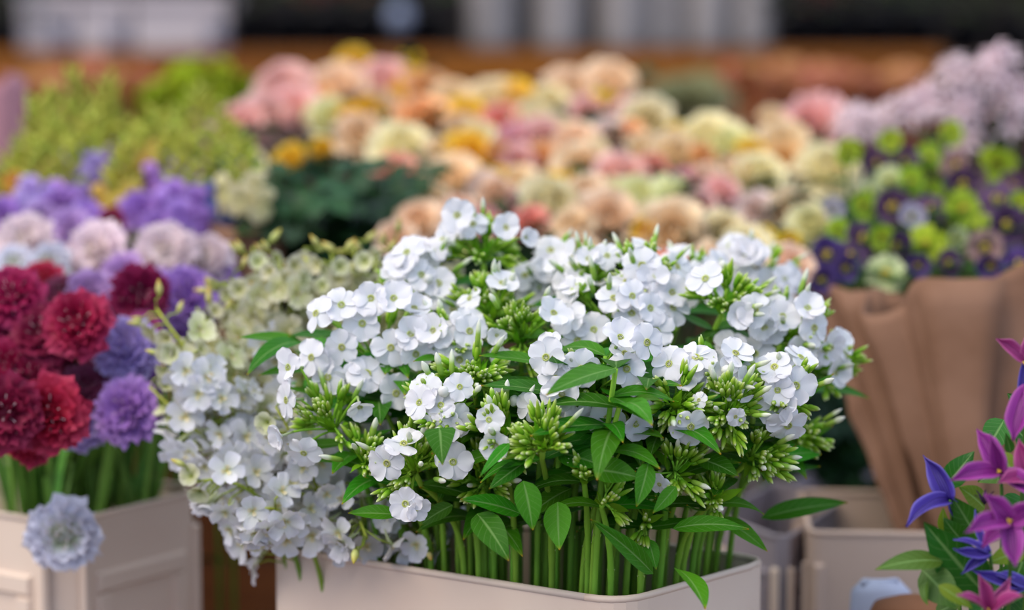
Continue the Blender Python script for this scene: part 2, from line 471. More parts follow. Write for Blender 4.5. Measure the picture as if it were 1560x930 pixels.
me_bud = [bud_mesh('bud', M['bud_green'], .0145, .0020, .9, 0), bud_mesh('bud', M['bud_green'], .0125, .0022, .95, 0), bud_mesh('bud', M['bud_green'], .0100, .0022, 1.1, 0)]
me_wbud = [bud_mesh('white_bud', M['bud_white'], .023, .0023, 1.2, 0), bud_mesh('white_bud', M['bud_white'], .020, .0024, 1.4, 0)]
V_, F_, T_, S_ = lathe([(.001, 0), (.003, .0015), (.0042, .0045), (.0038, .0075), (.0018, .0095), (.0002, .010)], 8)
me_ball = MB().add(V_, F_, NP(T_) * .3 + .7).mesh('white_bud', M['bud_white'])
me_bract = [MB().add(*petal(.022, .007, 5, 2, prof_lance, tilt=.2, curl=c, cup=.3)).mesh('bract', M['bract']) for c in (.2, -.5, .7)]
me_ppet = [MB().add(*petal(.0160, .0172, 9, 6, prof_phlox, tilt=t, curl=c, cup=k, ruf=.0009, fr=1.3, rs=q, tip=.03)).mesh('petal', M['phlox_petal'])
           for t, c, k, q in ((.10, -.15, .10, 0), (.18, -.45, .2, 1), (.02, .25, .16, 2), (.25, -.7, .12, 3), (.3, .2, .25, 4), (.1, -.9, .15, 5))]
mb = MB(); mb.add(*lathe([(.0016, -.016), (.0012, -.010), (.0013, -.003), (.0022, -.0003), (.0026, .0002)], 8, [0, .2, .5, .8, 1]))
me_ftube = mb.mesh('flower_tube', M['phlox_tube'])
mb = MB(); mb.add(*lathe([(.0036, .0006), (.0033, .0014), (.0023, .0014), (.0015, -.0002), (.0002, -.0008)], 10, [1, .8, .5, .05, 0]))
for k in range(5):
    a = k * 1.2566; mb.add(*[x for x in lathe([(.0003, 0), (.0006, .0008), (.0002, .0014)], 5)], m=Matrix.Translation((.0013 * math.cos(a), .0013 * math.sin(a), .0006)))
me_eye = mb.mesh('flower_eye', M['phlox_eye'])

FOOT = [Vector(p[:2]) for p in (cF, cR, cB, cL)]


def in_foot(xy, k=.86):
    """pull a point into the bucket's mouth"""
    c = Vector(ctr_c[:2]); e1 = (Vector(cR[:2]) - Vector(cF[:2])) / 2; e2 = (Vector(cL[:2]) - Vector(cF[:2])) / 2
    q = Vector(xy[:2]) - c
    det = e1.x * e2.y - e1.y * e2.x
    a = (q.x * e2.y - q.y * e2.x) / det; b = (e1.x * q.y - e1.y * q.x) / det
    a = max(-k, min(k, a)); b = max(-k, min(k, b))
    return c + e1 * a + e2 * b


def phlox_depth(x, y):
    return 2.0 + .27 * max(0, (640 - y) / 300) + .10 * ((x - 880) / 400) ** 2


def rdir(axis, spread):
    while True:
        v = Vector((rnd.gauss(0, 1), rnd.gauss(0, 1), rnd.gauss(0, 1))).normalized()
        if v.dot(axis) > math.cos(spread): return v


def floret(root, pos, n, s=1.0, up=None, droop=0, wild=.2):
    n = Vector(n).normalized()
    m = face(pos, n, up or Vector((rnd.uniform(-1, 1), rnd.uniform(-.3, .3), rnd.uniform(-1, 1))), s=s)
    fl = part(root, 'floret', me_ftube, m)
    part(fl, 'flower_eye', me_eye, m)
    base = rnd.choice([0, 0, 0, 1, 2]); opn = rnd.choice([0, 0, 0, .1, .25, .5, -.15])
    for k in range(5):
        a = k * 1.2566 + rnd.uniform(-wild, wild)
        me = me_ppet[base] if rnd.random() > .3 else rnd.choice(me_ppet)
        pm = m @ Matrix.Rotation(a, 4, 'Z') @ Matrix.Translation((0, .0016, .0002 + .00035 * (k % 3))) @ Matrix.Rotation(opn + rnd.uniform(-.12, .12), 4, 'X') @ Matrix.Rotation(rnd.uniform(-.25, .25), 4, 'Y') @ Matrix.Scale(rnd.uniform(.88, 1.08), 4)
        part(fl, 'petal', me, pm)
    return fl


LEAVES = []
def mk_leaf(L, W, curl, mat, name='leaf', prof=prof_leaf, fold=.22, cup=0, tip=0, twist=0, nu=8):
    return MB().add(*petal(L, W, nu, 4, prof, tilt=-.3 * curl, curl=curl, fold=fold, cup=cup, tip=tip, ruf=W * .03, fr=1, rs=twist)).mesh(name, mat)


me_pleaf = [mk_leaf(.062, .021, c, M['phlox_leaf'], twist=q) for c, q in ((-.6, 0), (-1.0, 1), (.3, 2), (-.2, 3))]


def phlox(label, x, y, r, kind, florets=(), nb=34, d=None, auto=0, leaves=4, wb=3, spread=1.9, stem_px=None):
    """one stem: head centred on pixel (x, y), radius r px; florets = listed blossoms (px, py[, nx, nz]) on its near side"""
    d = d or phlox_depth(x, y); H = P(x, y, d); rr = r / FPX * d
    rim = in_foot(Vector(ctr_c[:2]) + (H.xy - Vector(ctr_c[:2])) * .72)
    if stem_px: rim = in_foot(PZ(stem_px[0], stem_px[1], ZR).xy, .95)
    rim3 = Vector((rim.x, rim.y, ZR)); c2 = Vector(ctr_c[:2])
    bot = c2 + (rim - c2) * .75; B = Vector((bot.x, bot.y, .035))
    outw = (H - Vector((ctr_c.x, ctr_c.y, ZR + .02))).normalized()
    A = (outw * .6 + Vector((0, -.45, .55))).normalized()
    t = thing('phlox', label, 'flower', B, 'white phlox in the cream bucket')
    neck = H - A * rr * .9
    pts = bez(B, B + (rim3 - B) * .6, rim3, n=4)[:-1] + bez(rim3, rim3 + (rim3 - B).normalized() * (neck - rim3).length * .55, neck, n=9) + [H - A * rr * .35]
    nodes = {6, 9}
    mb = MB(); mb.add(*tube(pts, .0031, .0024, 7, bumps=nodes))
    buds = []
    rb = min(rr * .98, .040)
    nsp = max(4, nb // 4)
    for k in range(nsp):
        v = rdir(A, spread); s0 = H - A * rr * .35 + A * rr * .25 * rnd.random()
        hub = H + v * rb * rnd.uniform(.28, .72)
        mb.add(*tube(bez(s0, s0 + (A + v).normalized() * rb * .3, hub, n=3), .0012, .0010, 5, .7, 1))
        for j in range(8):
            w_ = (v * 1.3 + rdir(v, 1.5) * .75 + A * .25).normalized(); e = hub + w_ * rnd.uniform(.003, .012)
            mb.add(*tube([hub, e + w_ * .001], .0008, .0010, 4, .8, 1)); buds.append((e, (w_ + A * .2 + v * .3).normalized()))
    auto = auto + {'o': 3, 'b': 4}.get(kind, 0); fpos = []
    for fl in florets:
        fx, fy = fl[:2]
        p = P(fx, fy, d - rr * .8 - .002)
        nx = fl[2] if len(fl) > 2 else (fx - x) / r * .55 + rnd.uniform(-.3, .3)
        nz = fl[3] if len(fl) > 3 else .2 - (fy - y) / r * .35 + rnd.uniform(-.2, .3)
        fpos.append((p, Vector((nx + rnd.uniform(-.25, .25), -1, nz + rnd.uniform(-.2, .25))), fl[4] if len(fl) > 4 else 1))
    for k in range(auto):
        v = rdir(A, 1.35); fpos.append((H + v * rr * rnd.uniform(.85, 1.1), v * .8 + Vector((rnd.uniform(-.3, .3), -.5, rnd.uniform(-.1, .6))), rnd.uniform(.85, 1.05)))
    for p, n, s in fpos:
        n = n.normalized(); mb.add(*tube(bez(H - A * rr * .3, (H + p) / 2 - n * .006, p - n * .013, n=4), .001, .0012, 5, .7, 1))
    part(t, 'stem', mb.mesh('stem', M['phlox_stem']))
    for e, d0 in buds:
        part(t, 'bud', rnd.choice(me_bud), face(e, d0, s=rnd.uniform(.85, 1.2)))
    for k in range(wb):
        v = rdir(A, 1.4); part(t, 'white_bud', rnd.choice(me_wbud * 5 + [me_ball]), face(H + v * rb * .92, v + A * .4, s=rnd.uniform(.9, 1.15)))
    for p, n, s in fpos: floret(t, p, n, s)
    for k in range(int(nb / 5)):
        v = rdir(A, 1.8); part(t, 'bract', rnd.choice(me_bract), along(H - A * rr * .3 + v * rr * .2, v + A * .3, A, s=rnd.uniform(.8, 1.3)))
    # paired leaves at the nodes and below the head
    n_p = len(pts)
    for k in range(leaves):
        i = (n_p - 2, n_p - 3, n_p - 4, n_p - 6)[(k // 2) % 4]
        p = pts[i]; a = k * math.pi + (k // 2) * 1.4 + rnd.uniform(-.4, .4)
        dv = Vector((math.cos(a), math.sin(a), rnd.uniform(-.15, .5)))
        part(t, 'leaf', rnd.choice(me_pleaf), along(p, dv, Z + Vector((0, -.4, 0)), s=rnd.uniform(.7, 1.1)))
    for i in sorted(nodes):        # small pale leaf stubs on the bare nodes
        for sg in (-1, 1):
            part(t, 'node_stub', me_stub, along(pts[i], Vector((sg, -.2, .9)), Vector((0, -1, 0))))
    return t


me_stub = MB().add(*petal(.006, .0035, 3, 2, prof_lance, tilt=.2, curl=.4, cup=.3)).mesh('node_stub', M['bud_green'])

PH = {}
PH['main'] = phlox('large white phlox head at the middle with round blossoms around green buds', 905, 585, 96, 'o',
    [(847, 578, -.5, .25), (885, 562, -.05, .05), (955, 563, .1, .2), (985, 522, .35, .3), (925, 638, -.1, .1), (968, 646, .55, -.1), (984, 605, .55, .1), (852, 640, -.1, .25),
     (880, 640, .5, -.4), (832, 545, -.5, .4), (857, 600, -.2, -.1, 1.1), (945, 515, .1, .8), (808, 620, -.7, .1, .8)], nb=46, wb=4)
phlox('white phlox head just above and behind the large middle one', 930, 487, 78, 'o', [(905, 503, -.2, .6), (868, 487, -.6, .5), (962, 478, .2, .5), (1000, 505, .5, .3), (990, 470, .5, .6), (935, 455, 0, .8), (880, 520, -.2, .6)], nb=30, auto=2)
phlox('spiky green phlox head of closed buds with one blossom side-on at its tip', 745, 478, 62, 'g', [(765, 432, .1, 1.6, .9), (716, 455, -1, .8, .8)], nb=60, wb=5, leaves=4)
phlox('green phlox head of closed buds with two small half-open blossoms', 795, 512, 62, 'g', [(757, 511, -.3, .1, .55), (763, 543, -.2, 0, .6), (843, 478, .5, .8)], nb=60, wb=4, leaves=4)
phlox('white phlox head of many open blossoms, left of the green bud heads', 575, 545, 100, 'o',
    [(552, 493, -.1, .25), (521, 529, -.25, .1), (595, 530, .05, .1), (633, 540, .3, .05), (559, 570, .3, .5, 1.15), (603, 600, .2, .2), (500, 575, -.2, -.1), (565, 455, 0, .5), (600, 455, .1, .6),
     (520, 465, -.3, .5), (482, 478, -1, .3), (475, 545, -.8, .2), (535, 580, -.2, -.4), (625, 510, .3, .6)], nb=34, wb=4)
phlox('bright green phlox bud head at the bouquet\'s edge with side-on blossoms', 505, 645, 55, 'g', [(437, 610, -1.4, .1), (428, 665, -1.2, -.3, .8), (463, 690, -.3, -.4, .9), (440, 560, -.9, .3), (548, 620, .1, -.6, .8)], nb=46, wb=4)
phlox('green phlox bud head low on the bouquet with a small white butterfly-like blossom', 628, 712, 58, 'g', [(590, 706, -.6, 0), (618, 768, -.1, -.1, .95), (690, 704, .2, .1), (615, 677, 0, 1.3), (635, 775, .4, -.3, .7)], nb=48, wb=6, leaves=2)
phlox('green phlox bud cluster with one white-tipped bud above the dark low leaf', 555, 700, 42, 'g', [], nb=40, wb=3, leaves=4)
phlox('shaded bluish white phlox head above the heart-shaped green leaf', 685, 625, 58, 'o', [(672, 618, -.3, .3, .9), (694, 640, .2, -.2, .9), (660, 650, -.5, -.3, .8), (700, 590, .4, .5, .8)], nb=44, wb=6)
phlox('shaded green phlox bud head with one bluish blossom beside the main head', 765, 665, 55, 'g', [(756, 680, -.1, .3, .95), (745, 640, -.3, .3, .8)], nb=52, wb=6)
phlox('yellow-green phlox bud cluster directly below the large middle head', 828, 680, 45, 'g', [], nb=60, wb=1, d=1.97, leaves=2)
phlox('small yellowish phlox bud cluster on a bare upright stem, upper of two', 893, 725, 24, 's', [], nb=24, wb=0, d=1.99, leaves=2, stem_px=(895, 900))
phlox('tiny yellow-green phlox shoot, lower of two on bare stems', 920, 765, 22, 's', [], nb=16, wb=0, d=2.0, leaves=2, stem_px=(930, 905))
phlox('small green phlox bud cluster beside a single white opening bud', 1030, 715, 40, 's', [(1005, 738, -.5, -.3, .6)], nb=36, wb=2, d=2.02, leaves=4, stem_px=(1005, 890))
phlox('small green phlox bud cluster low above the wide dark leaf', 1090, 760, 28, 's', [], nb=26, wb=1, d=2.04, leaves=4, stem_px=(1030, 880))
phlox('smallest phlox bud tuft, low among the bare stems', 985, 795, 24, 's', [], nb=18, wb=0, d=2.04, leaves=3, stem_px=(975, 905))
phlox('tall green phlox bud head with yellowing bract among blurred white blossoms', 1108, 462, 58, 'g', [(1150, 472, .2, .2), (1128, 480, -.2, .3, .9), (1075, 425, -.2, .6)], nb=54, wb=5, d=2.13)
phlox('white phlox head with paired blossoms, above the round green bud mass', 1090, 570, 55, 'o', [(1104, 576, .1, .4, 1.1), (1045, 568, -.1, .5), (1020, 555, -.4, .5), (1060, 545, 0, 1.1)], nb=24, wb=4, d=2.04)
phlox('round green phlox bud head dotted with tiny white bud tips', 1110, 625, 50, 'g', [(1120, 635, .1, -.2, .55), (1065, 610, -.4, .3, .5)], nb=66, wb=7, d=2.02)
phlox('green phlox bud head beside a pale blossom facing down', 1028, 615, 42, 'g', [(1052, 650, .2, -.3, 1.0)], nb=56, wb=1, d=2.01)
phlox('white phlox head with large overlapping petals near the bouquet\'s far edge', 1195, 600, 58, 'o', [(1184, 618, -.2, .2, 1.1), (1212, 588, .5, .2, 1.1), (1200, 648, .2, -.3, 1.1), (1180, 560, -.2, .8)], nb=34, wb=3, d=2.06)
phlox('blurred white phlox head above the overlapping petals of the edge head', 1205, 505, 66, 'o', [(1192, 483, -.1, .4), (1215, 540, .3, .2), (1165, 500, -.4, .4), (1240, 500, .6, .4), (1150, 540, -.2, .9, 1.1), (1110, 535, -.5, .9, 1.1), (1230, 470, .3, .9)], nb=40, wb=4, d=2.16)
phlox('green phlox head at the extreme edge with blossoms poking out sideways', 1250, 560, 54, 'g', [(1281, 524, 1.3, .3, .9), (1272, 568, .8, .1), (1235, 540, .2, .3, .9)], nb=54, wb=3, d=2.2)
phlox('drooping green phlox bud head with white-tipped buds near the edge', 1150, 690, 48, 'g', [], nb=60, wb=7, d=2.06, leaves=5)
phlox('topmost phlox head standing above the bouquet with a round white blossom', 735, 385, 55, 'b', [(697, 328, -.2, .2), (771, 347, .3, .3, .9), (800, 362, .8, .3, .7), (660, 385, -.7, .4, .9), (675, 365, -.6, .5, .7)], nb=40, wb=4, d=2.22, leaves=6)
phlox('blurred white phlox head below and beside the topmost one', 640, 430, 62, 'b', [(668, 432, .3, .3), (610, 400, -.3, .6), (650, 452, 0, .3), (690, 470, .4, .3), (620, 385, -.5, .8)], nb=40, wb=3, d=2.2)
phlox('blurred white phlox head tucked behind the many-blossomed one', 690, 530, 52, 'b', [(688, 520, 0, .4), (700, 548, .2, 0), (660, 505, -.3, .5), (715, 505, .3, .5)], nb=44, wb=2, d=2.12)
phlox('blurred pale phlox head behind the spiky green bud heads', 825, 420, 60, 'b', [(800, 420, -.2, .6), (835, 410, .1, .6), (865, 425, .3, .6), (850, 445, .2, .5), (810, 450, 0, .5)], nb=36, wb=6, d=2.26)
phlox('small green phlox bud head half hidden behind the pale blurred one', 900, 430, 50, 'b', [(925, 390, .1, .7, .8), (895, 395, -.1, .7, .7)], nb=56, wb=6, d=2.18)
phlox('blurred white phlox head with tall blossoms before the peach roses', 985, 430, 62, 'b', [(978, 405, .1, .5, 1.1), (1000, 440, .3, .4, 1.1), (955, 430, -.2, .6), (965, 462, 0, .5), (1025, 470, .4, .5), (940, 460, -.3, .5)], nb=30, wb=4, d=2.16)
phlox('blurred white phlox head behind the tall bud head', 1058, 432, 55, 'b', [(1045, 425, -.3, .5), (1075, 415, .2, .6), (1040, 455, -.2, .3), (1085, 440, .3, .4)], nb=30, wb=3, d=2.24)
phlox('farthest white phlox head, blurred in front of the purple hellebores', 1150, 420, 58, 'b', [(1138, 392, 0, .6, 1.1), (1165, 435, .3, .4), (1130, 425, -.3, .5), (1195, 425, .5, .5, .8), (1185, 455, .4, .4)], nb=30, wb=4, d=2.3)
phlox('green phlox bud head in the middle of the bouquet behind the main blossoms', 720, 575, 50, 'g', [(760, 600, .3, 0, .4)], nb=56, wb=5, d=2.06)
phlox('green phlox bud head in the shade above the bare stems', 960, 690, 42, 'g', [], nb=44, wb=1, d=2.06, leaves=6)
phlox('green phlox bud head low behind the long leaves', 740, 730, 46, 'g', [], nb=46, wb=3, d=2.06, leaves=6)
phlox('green phlox bud tuft low in the shade at the far edge', 1215, 660, 46, 'g', [], nb=44, wb=3, d=2.16, leaves=6)

# plain leafy stems that fill the bucket
me_pl_big = [mk_leaf(.085, .028, c, M['phlox_leaf'], twist=q) for c, q in ((-.7, 0), (-1.2, 1), (-.3, 2))]


def leafy_stem(lab, rimp, topp):
    rim3 = Vector((rimp.x, rimp.y, ZR)); c2 = Vector(ctr_c[:2]); bot = c2 + (rimp - c2) * .75; B = Vector((bot.x, bot.y, .035))
    t = thing('phlox', lab, 'flower', B, 'flowerless phlox stems')
    pts = bez(B, B + (rim3 - B) * .6, rim3, n=4)[:-1] + bez(rim3, rim3 + (rim3 - B).normalized() * (topp - rim3).length * .5, topp, n=8)
    part(t, 'stem', MB().add(*tube(pts, .0031, .0022, 7, bumps={6, 8})).mesh('stem', M['phlox_stem']))
    for k in range(9):
        p = pts[-1 - (k // 3) - (3 if 'deep' in lab and k > 4 else 0)]; a = rnd.uniform(0, 6.28)
        part(t, 'leaf', rnd.choice(me_pleaf + me_pl_big), along(p, Vector((math.cos(a), math.sin(a), rnd.uniform(-.2, .4))), Z + Vector((0, -.4, 0)), s=rnd.uniform(.7, 1)))
    for j in (6, 8):
        for sg in (-1, 1): part(t, 'node_stub', me_stub, along(pts[j], Vector((sg, -.2, .9)), Vector((0, -1, 0))))


e1 = (Vector(cR[:2]) - Vector(cF[:2])) / 2; e2 = (Vector(cL[:2]) - Vector(cF[:2])) / 2; c2 = Vector(ctr_c[:2])
fills = []
for k in range(30): fills.append((rnd.uniform(-.84, .84), rnd.uniform(-.7, .3), 'flowerless leafy phlox stem deep inside the middle bucket behind the others'))
for a in np.linspace(-.82, .9, 9): fills.append((float(a), -.86 + rnd.uniform(0, .1), ''))
for b in np.linspace(-.8, .5, 12): fills.append((-.86 + rnd.uniform(0, .14), float(b), ''))
fr_ = sorted([q for q in fills if not q[2]], key=lambda q: (c2 + e1 * q[0] + e2 * q[1]).x)
for i, (a, b, lab) in enumerate(fills):
    rimp = c2 + e1 * a + e2 * b
    if not lab:
        k_ = fr_.index((a, b, lab)); n_ = len(fr_)
        lab = 'flowerless leafy phlox stem at the bucket lip, ' + (nth(k_, n_) if k_ < 11 else 'rightmost' if k_ == n_ - 1 else ORD[n_ - 1 - k_] + ' from right') + ' along it'
    leafy_stem(lab, rimp, Vector((c2.x, c2.y, 0)) + Vector((*(rimp - c2) * rnd.uniform(1.15, 1.45), 0)) + Vector((rnd.uniform(-.02, .02), .02, ZR + rnd.uniform(.10, .2))))


def leaf_between(base, tip, wpx, d0, d1, mat, name='leaf', prof=prof_leaf, curl=-.4, fold=.2, nrm=(0, -.7, .7), rs=0):
    """single leaf from one point to another"""
    a = P(base[0], base[1], d0); b = P(tip[0], tip[1], d1); L = (b - a).length
    me = MB().add(*petal(1.0, wpx / FPX * d0 / L, 10, 6, prof, tilt=-.5 * curl, curl=curl, fold=fold, tip=0, ruf=.012, fr=1, rs=rs)).mesh(name, mat)
    # the curved blade's chord is made to reach the tip
    ys = max(v.co.y for v in me.vertices)
    return me, along(a, b - a, Vector(nrm), s=L / ys)


main = PH['main']
dk = M['phlox_leaf']
for base, tip, wpx, d0, d1, nrm, pf, mt in [
    ((670, 652), (674, 708), 50, 1.98, 1.95, (0, -1, .2), prof_heart, dk), ((797, 733), (812, 808), 42, 1.97, 1.96, (.2, -1, .3), prof_leaf, dk),
    ((727, 783), (775, 853), 46, 1.99, 1.95, (.1, -1, .4), prof_leaf, dk), ((792, 783), (703, 760), 36, 2.0, 1.97, (0, -.7, .7), prof_leaf, dk),
    ((606, 785), (530, 782), 30, 2.04, 2.04, (0, -.6, .8), prof_leaf, dk), ((850, 765), (852, 838), 44, 1.99, 1.97, (-.3, -1, .3), prof_leaf, dk),
    ((903, 716), (975, 728), 46, 1.97, 1.96, (0, -.8, .7), prof_leaf, dk), ((850, 690), (925, 712), 42, 1.99, 1.97, (-.2, -.8, .7), prof_leaf, dk),
    ((988, 706), (970, 772), 32, 1.97, 1.95, (.2, -1, .2), prof_leaf, dk), ((1030, 742), (995, 782), 24, 1.99, 1.97, (.2, -1, .4), prof_leaf, dk),
    ((1025, 806), (1141, 804), 34, 2.0, 1.99, (0, -.6, .8), prof_leaf, dk), ((995, 875), (902, 792), 30, 2.02, 1.97, (-.4, -.7, .6), prof_leaf, dk),
    ((1033, 868), (1076, 926), 46, 1.99, 1.93, (.5, -.8, .5), prof_leaf, dk), ((988, 822), (1000, 868), 24, 2.03, 2.02, (0, -1, .1), prof_leaf, dk),
    ((1160, 790), (1292, 765), 34, 2.14, 2.16, (0, -.7, .7), prof_leaf, dk), ((1175, 705), (1252, 690), 40, 2.1, 2.14, (0, -.6, .8), prof_leaf, dk),
    ((776, 676), (730, 727), 18, 1.97, 1.95, (-.3, -1, .3), prof_lance, dk), ((800, 705), (745, 745), 30, 1.99, 1.97, (-.2, -.8, .6), prof_leaf, dk),
    ((1075, 520), (1065, 570), 30, 2.09, 2.07, (-.3, -1, .2), prof_leaf, dk), ((1065, 700), (1125, 725), 36, 2.03, 2.0, (0, -.7, .7), prof_leaf, dk),
    ((870, 745), (800, 790), 34, 2.03, 2.0, (-.2, -.8, .6), prof_leaf, dk), ((940, 740), (1000, 760), 30, 2.04, 2.02, (.1, -.8, .6), prof_leaf, dk),
    ((1100, 790), (1170, 840), 26, 2.08, 2.07, (.3, -.8, .4), prof_leaf, dk), ((690, 770), (640, 800), 28, 2.05, 2.05, (-.2, -.8, .6), prof_leaf, dk)]:
    me, mm = leaf_between(base, tip, wpx, d0, d1, mt, prof=pf, nrm=nrm, curl=rnd.uniform(-.7, -.2), rs=rnd.uniform(0, 6))
    part(main, 'leaf', me, mm)

# ------------------------------------------------------------------ white delphiniums spilling out on the left
def delph_floret(seed):
    q = random.Random(seed); mb = MB()
    for k in range(5):
        a = k * 1.2566 + q.uniform(-.2, .2)
        V, F, T, S = petal(q.uniform(.015, .0185), q.uniform(.0115, .0145), 4, 4, prof_round, tilt=q.uniform(.1, .6), curl=q.uniform(-.7, .3), cup=.15, ruf=.0012, fr=2, rs=q.uniform(0, 6), tip=.1)
        mb.add(V, F, T, S, Matrix.Rotation(a, 4, 'Z'))
    mb.add(*tube([Vector((0, 0, 0)), Vector((0, .002, -.006)), Vector((0, .007, -.013))], .0022, .0006, 5, .05, .1))
    return mb.mesh('floret', M['delph'])


me_df = [delph_floret(s) for s in range(6)]
mb = MB()
for k in range(3): mb.add(*petal(.006, .004, 2, 2, prof_round, tilt=.9, curl=-.5), m=Matrix.Rotation(k * 2.1, 4, 'Z'))
me_deye = mb.mesh('floret_eye', M['delph_eye'])
me_dbud = MB().add(*lathe([(.0007, 0), (.0026, .003), (.0036, .007), (.0026, .012), (.0005, .017)], 6)).mesh('bud', M['delph_bud'])
me_dcup = []
for s in range(2):
    mb = MB()
    for k in range(5): mb.add(*petal(.013, .011, 4, 3, prof_round, tilt=1.25, curl=-.9 - .3 * s, cup=.3), m=Matrix.Rotation(k * 1.2566, 4, 'Z'))
    me_dcup.append(mb.mesh('half_open_floret', M['delph']))

DSP = [  # tip, middle, rim pixel, depth at tip, middle
    ((238, 470), (330, 600), (470, 820), 2.26, 2.2, 'delphinium spike reaching out lowest toward the scabiosas with yellowish tip'),
    ((385, 378), (410, 560), (500, 810), 2.36, 2.26, 'delphinium spike with the highest curled yellow-green tip'),
    ((465, 378), (480, 540), (540, 800), 2.38, 2.28, 'delphinium spike with yellowish tip, second behind the curled one'),
    ((540, 372), (540, 540), (580, 790), 2.36, 2.27, 'delphinium spike with green tip close behind the many-blossomed phlox'),
    ((600, 375), (600, 520), (640, 790), 2.36, 2.27, 'delphinium spike mostly hidden behind white phlox, greenish tip'),
    ((228, 590), (310, 670), (450, 840), 2.24, 2.18, 'delphinium spike lying out sideways over the burgundy scabiosa bucket'),
    ((300, 470), (375, 590), (480, 820), 2.30, 2.22, 'delphinium spike of pale blossoms in the thick of the spilling mass'),
    ((345, 430), (440, 580), (510, 820), 2.33, 2.24, 'delphinium spike with greenish pale blossoms, high in the mass'),
    ((300, 735), (370, 715), (470, 840), 2.16, 2.13, 'drooping delphinium spike of bluish white blossoms over the gap'),
    ((372, 800), (410, 740), (500, 845), 2.12, 2.10, 'delphinium spike hanging lowest beside the bucket corner'),
    ((420, 620), (470, 710), (520, 840), 2.14, 2.12, 'delphinium spike of bluish blossoms close to the green bud head'),
    ((560, 822), (535, 770), (560, 840), 2.12, 2.12, 'delphinium blossoms resting on the front lip of the bucket'),
    ((420, 430), (450, 600), (520, 830), 2.30, 2.22, 'delphinium spike with creamy blossoms behind the front ones'),
    ((660, 830), (620, 790), (600, 840), 2.14, 2.15, 'small delphinium spray low among the green stems'),
    ((270, 530), (340, 640), (480, 830), 2.22, 2.17, 'delphinium spike with opening cream buds beside lilac scabiosas'),
    ((425, 392), (440, 500), (520, 810), 2.30, 2.24, 'delphinium spike of creamy closed florets at the top of the mass, nearer row'),
    ((505, 388), (515, 500), (560, 800), 2.31, 2.26, 'delphinium spike with creamy florets just beside the many-blossomed phlox'),
    ((352, 425), (400, 520), (500, 820), 2.31, 2.24, 'delphinium spike with creamy florets nearest the violet scabiosas'),
    ((572, 392), (565, 500), (600, 800), 2.30, 2.25, 'delphinium spike with creamy florets tucked under the blurred white phlox'),
    ((670, 385), (650, 520), (660, 780), 2.38, 2.3, 'delphinium spike with olive tip behind the topmost phlox'),
]
for i, (tp, md, rp, d0, d1, lab) in enumerate(DSP):
    tip = P(*tp, d0); mid = P(*md, d1)
    rim = in_foot(PZ(rp[0], rp[1], ZR).xy, .9); rim3 = Vector((rim.x, rim.y, ZR))
    bot = c2 + (rim - c2) * .75; B = Vector((bot.x, bot.y, .035))
    t = thing('delphinium', 'white ' + lab, 'flower', B, 'white delphiniums spilling from the cream bucket')
    pts = [B] + bez(rim3 - Vector((0, 0, .1)), rim3 + Vector((0, 0, .04)), mid, tip, n=22)
    part(t, 'stem', MB().add(*tube(pts, .003, .0012, 6)).mesh('stem', M['delph_stem']))
    # blossoms along the last stretch
    LN = (tip - rim3).length; dense = int(LN / .0052)
    top_bare = tp[1] < 500
    mbp = MB()
    for k in range(dense):
        u = .20 + .80 * (k + rnd.random()) / dense
        j = u * (len(pts) - 2); a = pts[1 + int(j)] if int(j) + 1 < len(pts) else pts[-1]; b = pts[min(int(j) + 2, len(pts) - 1)]
        p = a.lerp(b, j - int(j)); ax = (pts[min(int(j) + 2, len(pts) - 1)] - pts[max(int(j), 1)]).normalized()
        q = rnd.uniform(0, 6.28); s1 = ax.orthogonal().normalized(); s2 = ax.cross(s1)
        out = s1 * math.cos(q) + s2 * math.sin(q); out = (out + Vector((0, -.45, 0))).normalized()
        rad = .034 * (1 - .45 * max(0, u - .55) / .45) * rnd.uniform(.6, 1.2)
        e = p + out * rad + ax * .006
        if e.z < ZR + .012 and e.x > cL.x: continue
        mbp.add(*tube([p, (p + e) / 2 + ax * .004, e], .0009, .0008, 4, .6, 1))
        n = out + Vector((0, -.25, -.15)) + ax * .1
        if u > (.94 if top_bare else .965): part(t, 'bud', me_dbud, face(e, out + ax, s=rnd.uniform(.7, 1.1)))
        elif u > (.85 if top_bare else .90): part(t, 'half_open_floret', rnd.choice(me_dcup), face(e - n.normalized() * .004, n, s=rnd.uniform(.8, 1.1)), mat=M['delph_top'])
        else:
            m = face(e, n, Vector((rnd.random(), 0, rnd.random())), s=rnd.uniform(.85, 1.12))
            fo = part(t, 'floret', rnd.choice(me_df), m, mat=M['delph_top'] if top_bare and u > .45 + .3 * rnd.random() else None); part(fo, 'floret_eye', me_deye, m)
    part(t, 'flower_stalk', mbp.mesh('flower_stalk', M['delph_stem']), kind='stuff')
    for k in range(4):
        j = 4 + k * 3; p = pts[j]
        if p.z < ZR + .10: continue
        part(t, 'leaf', rnd.choice(me_pleaf), along(p, Vector((rnd.uniform(-1, .4), rnd.uniform(-1, .2), rnd.uniform(-.3, .5))), Z, s=rnd.uniform(.5, .8)))

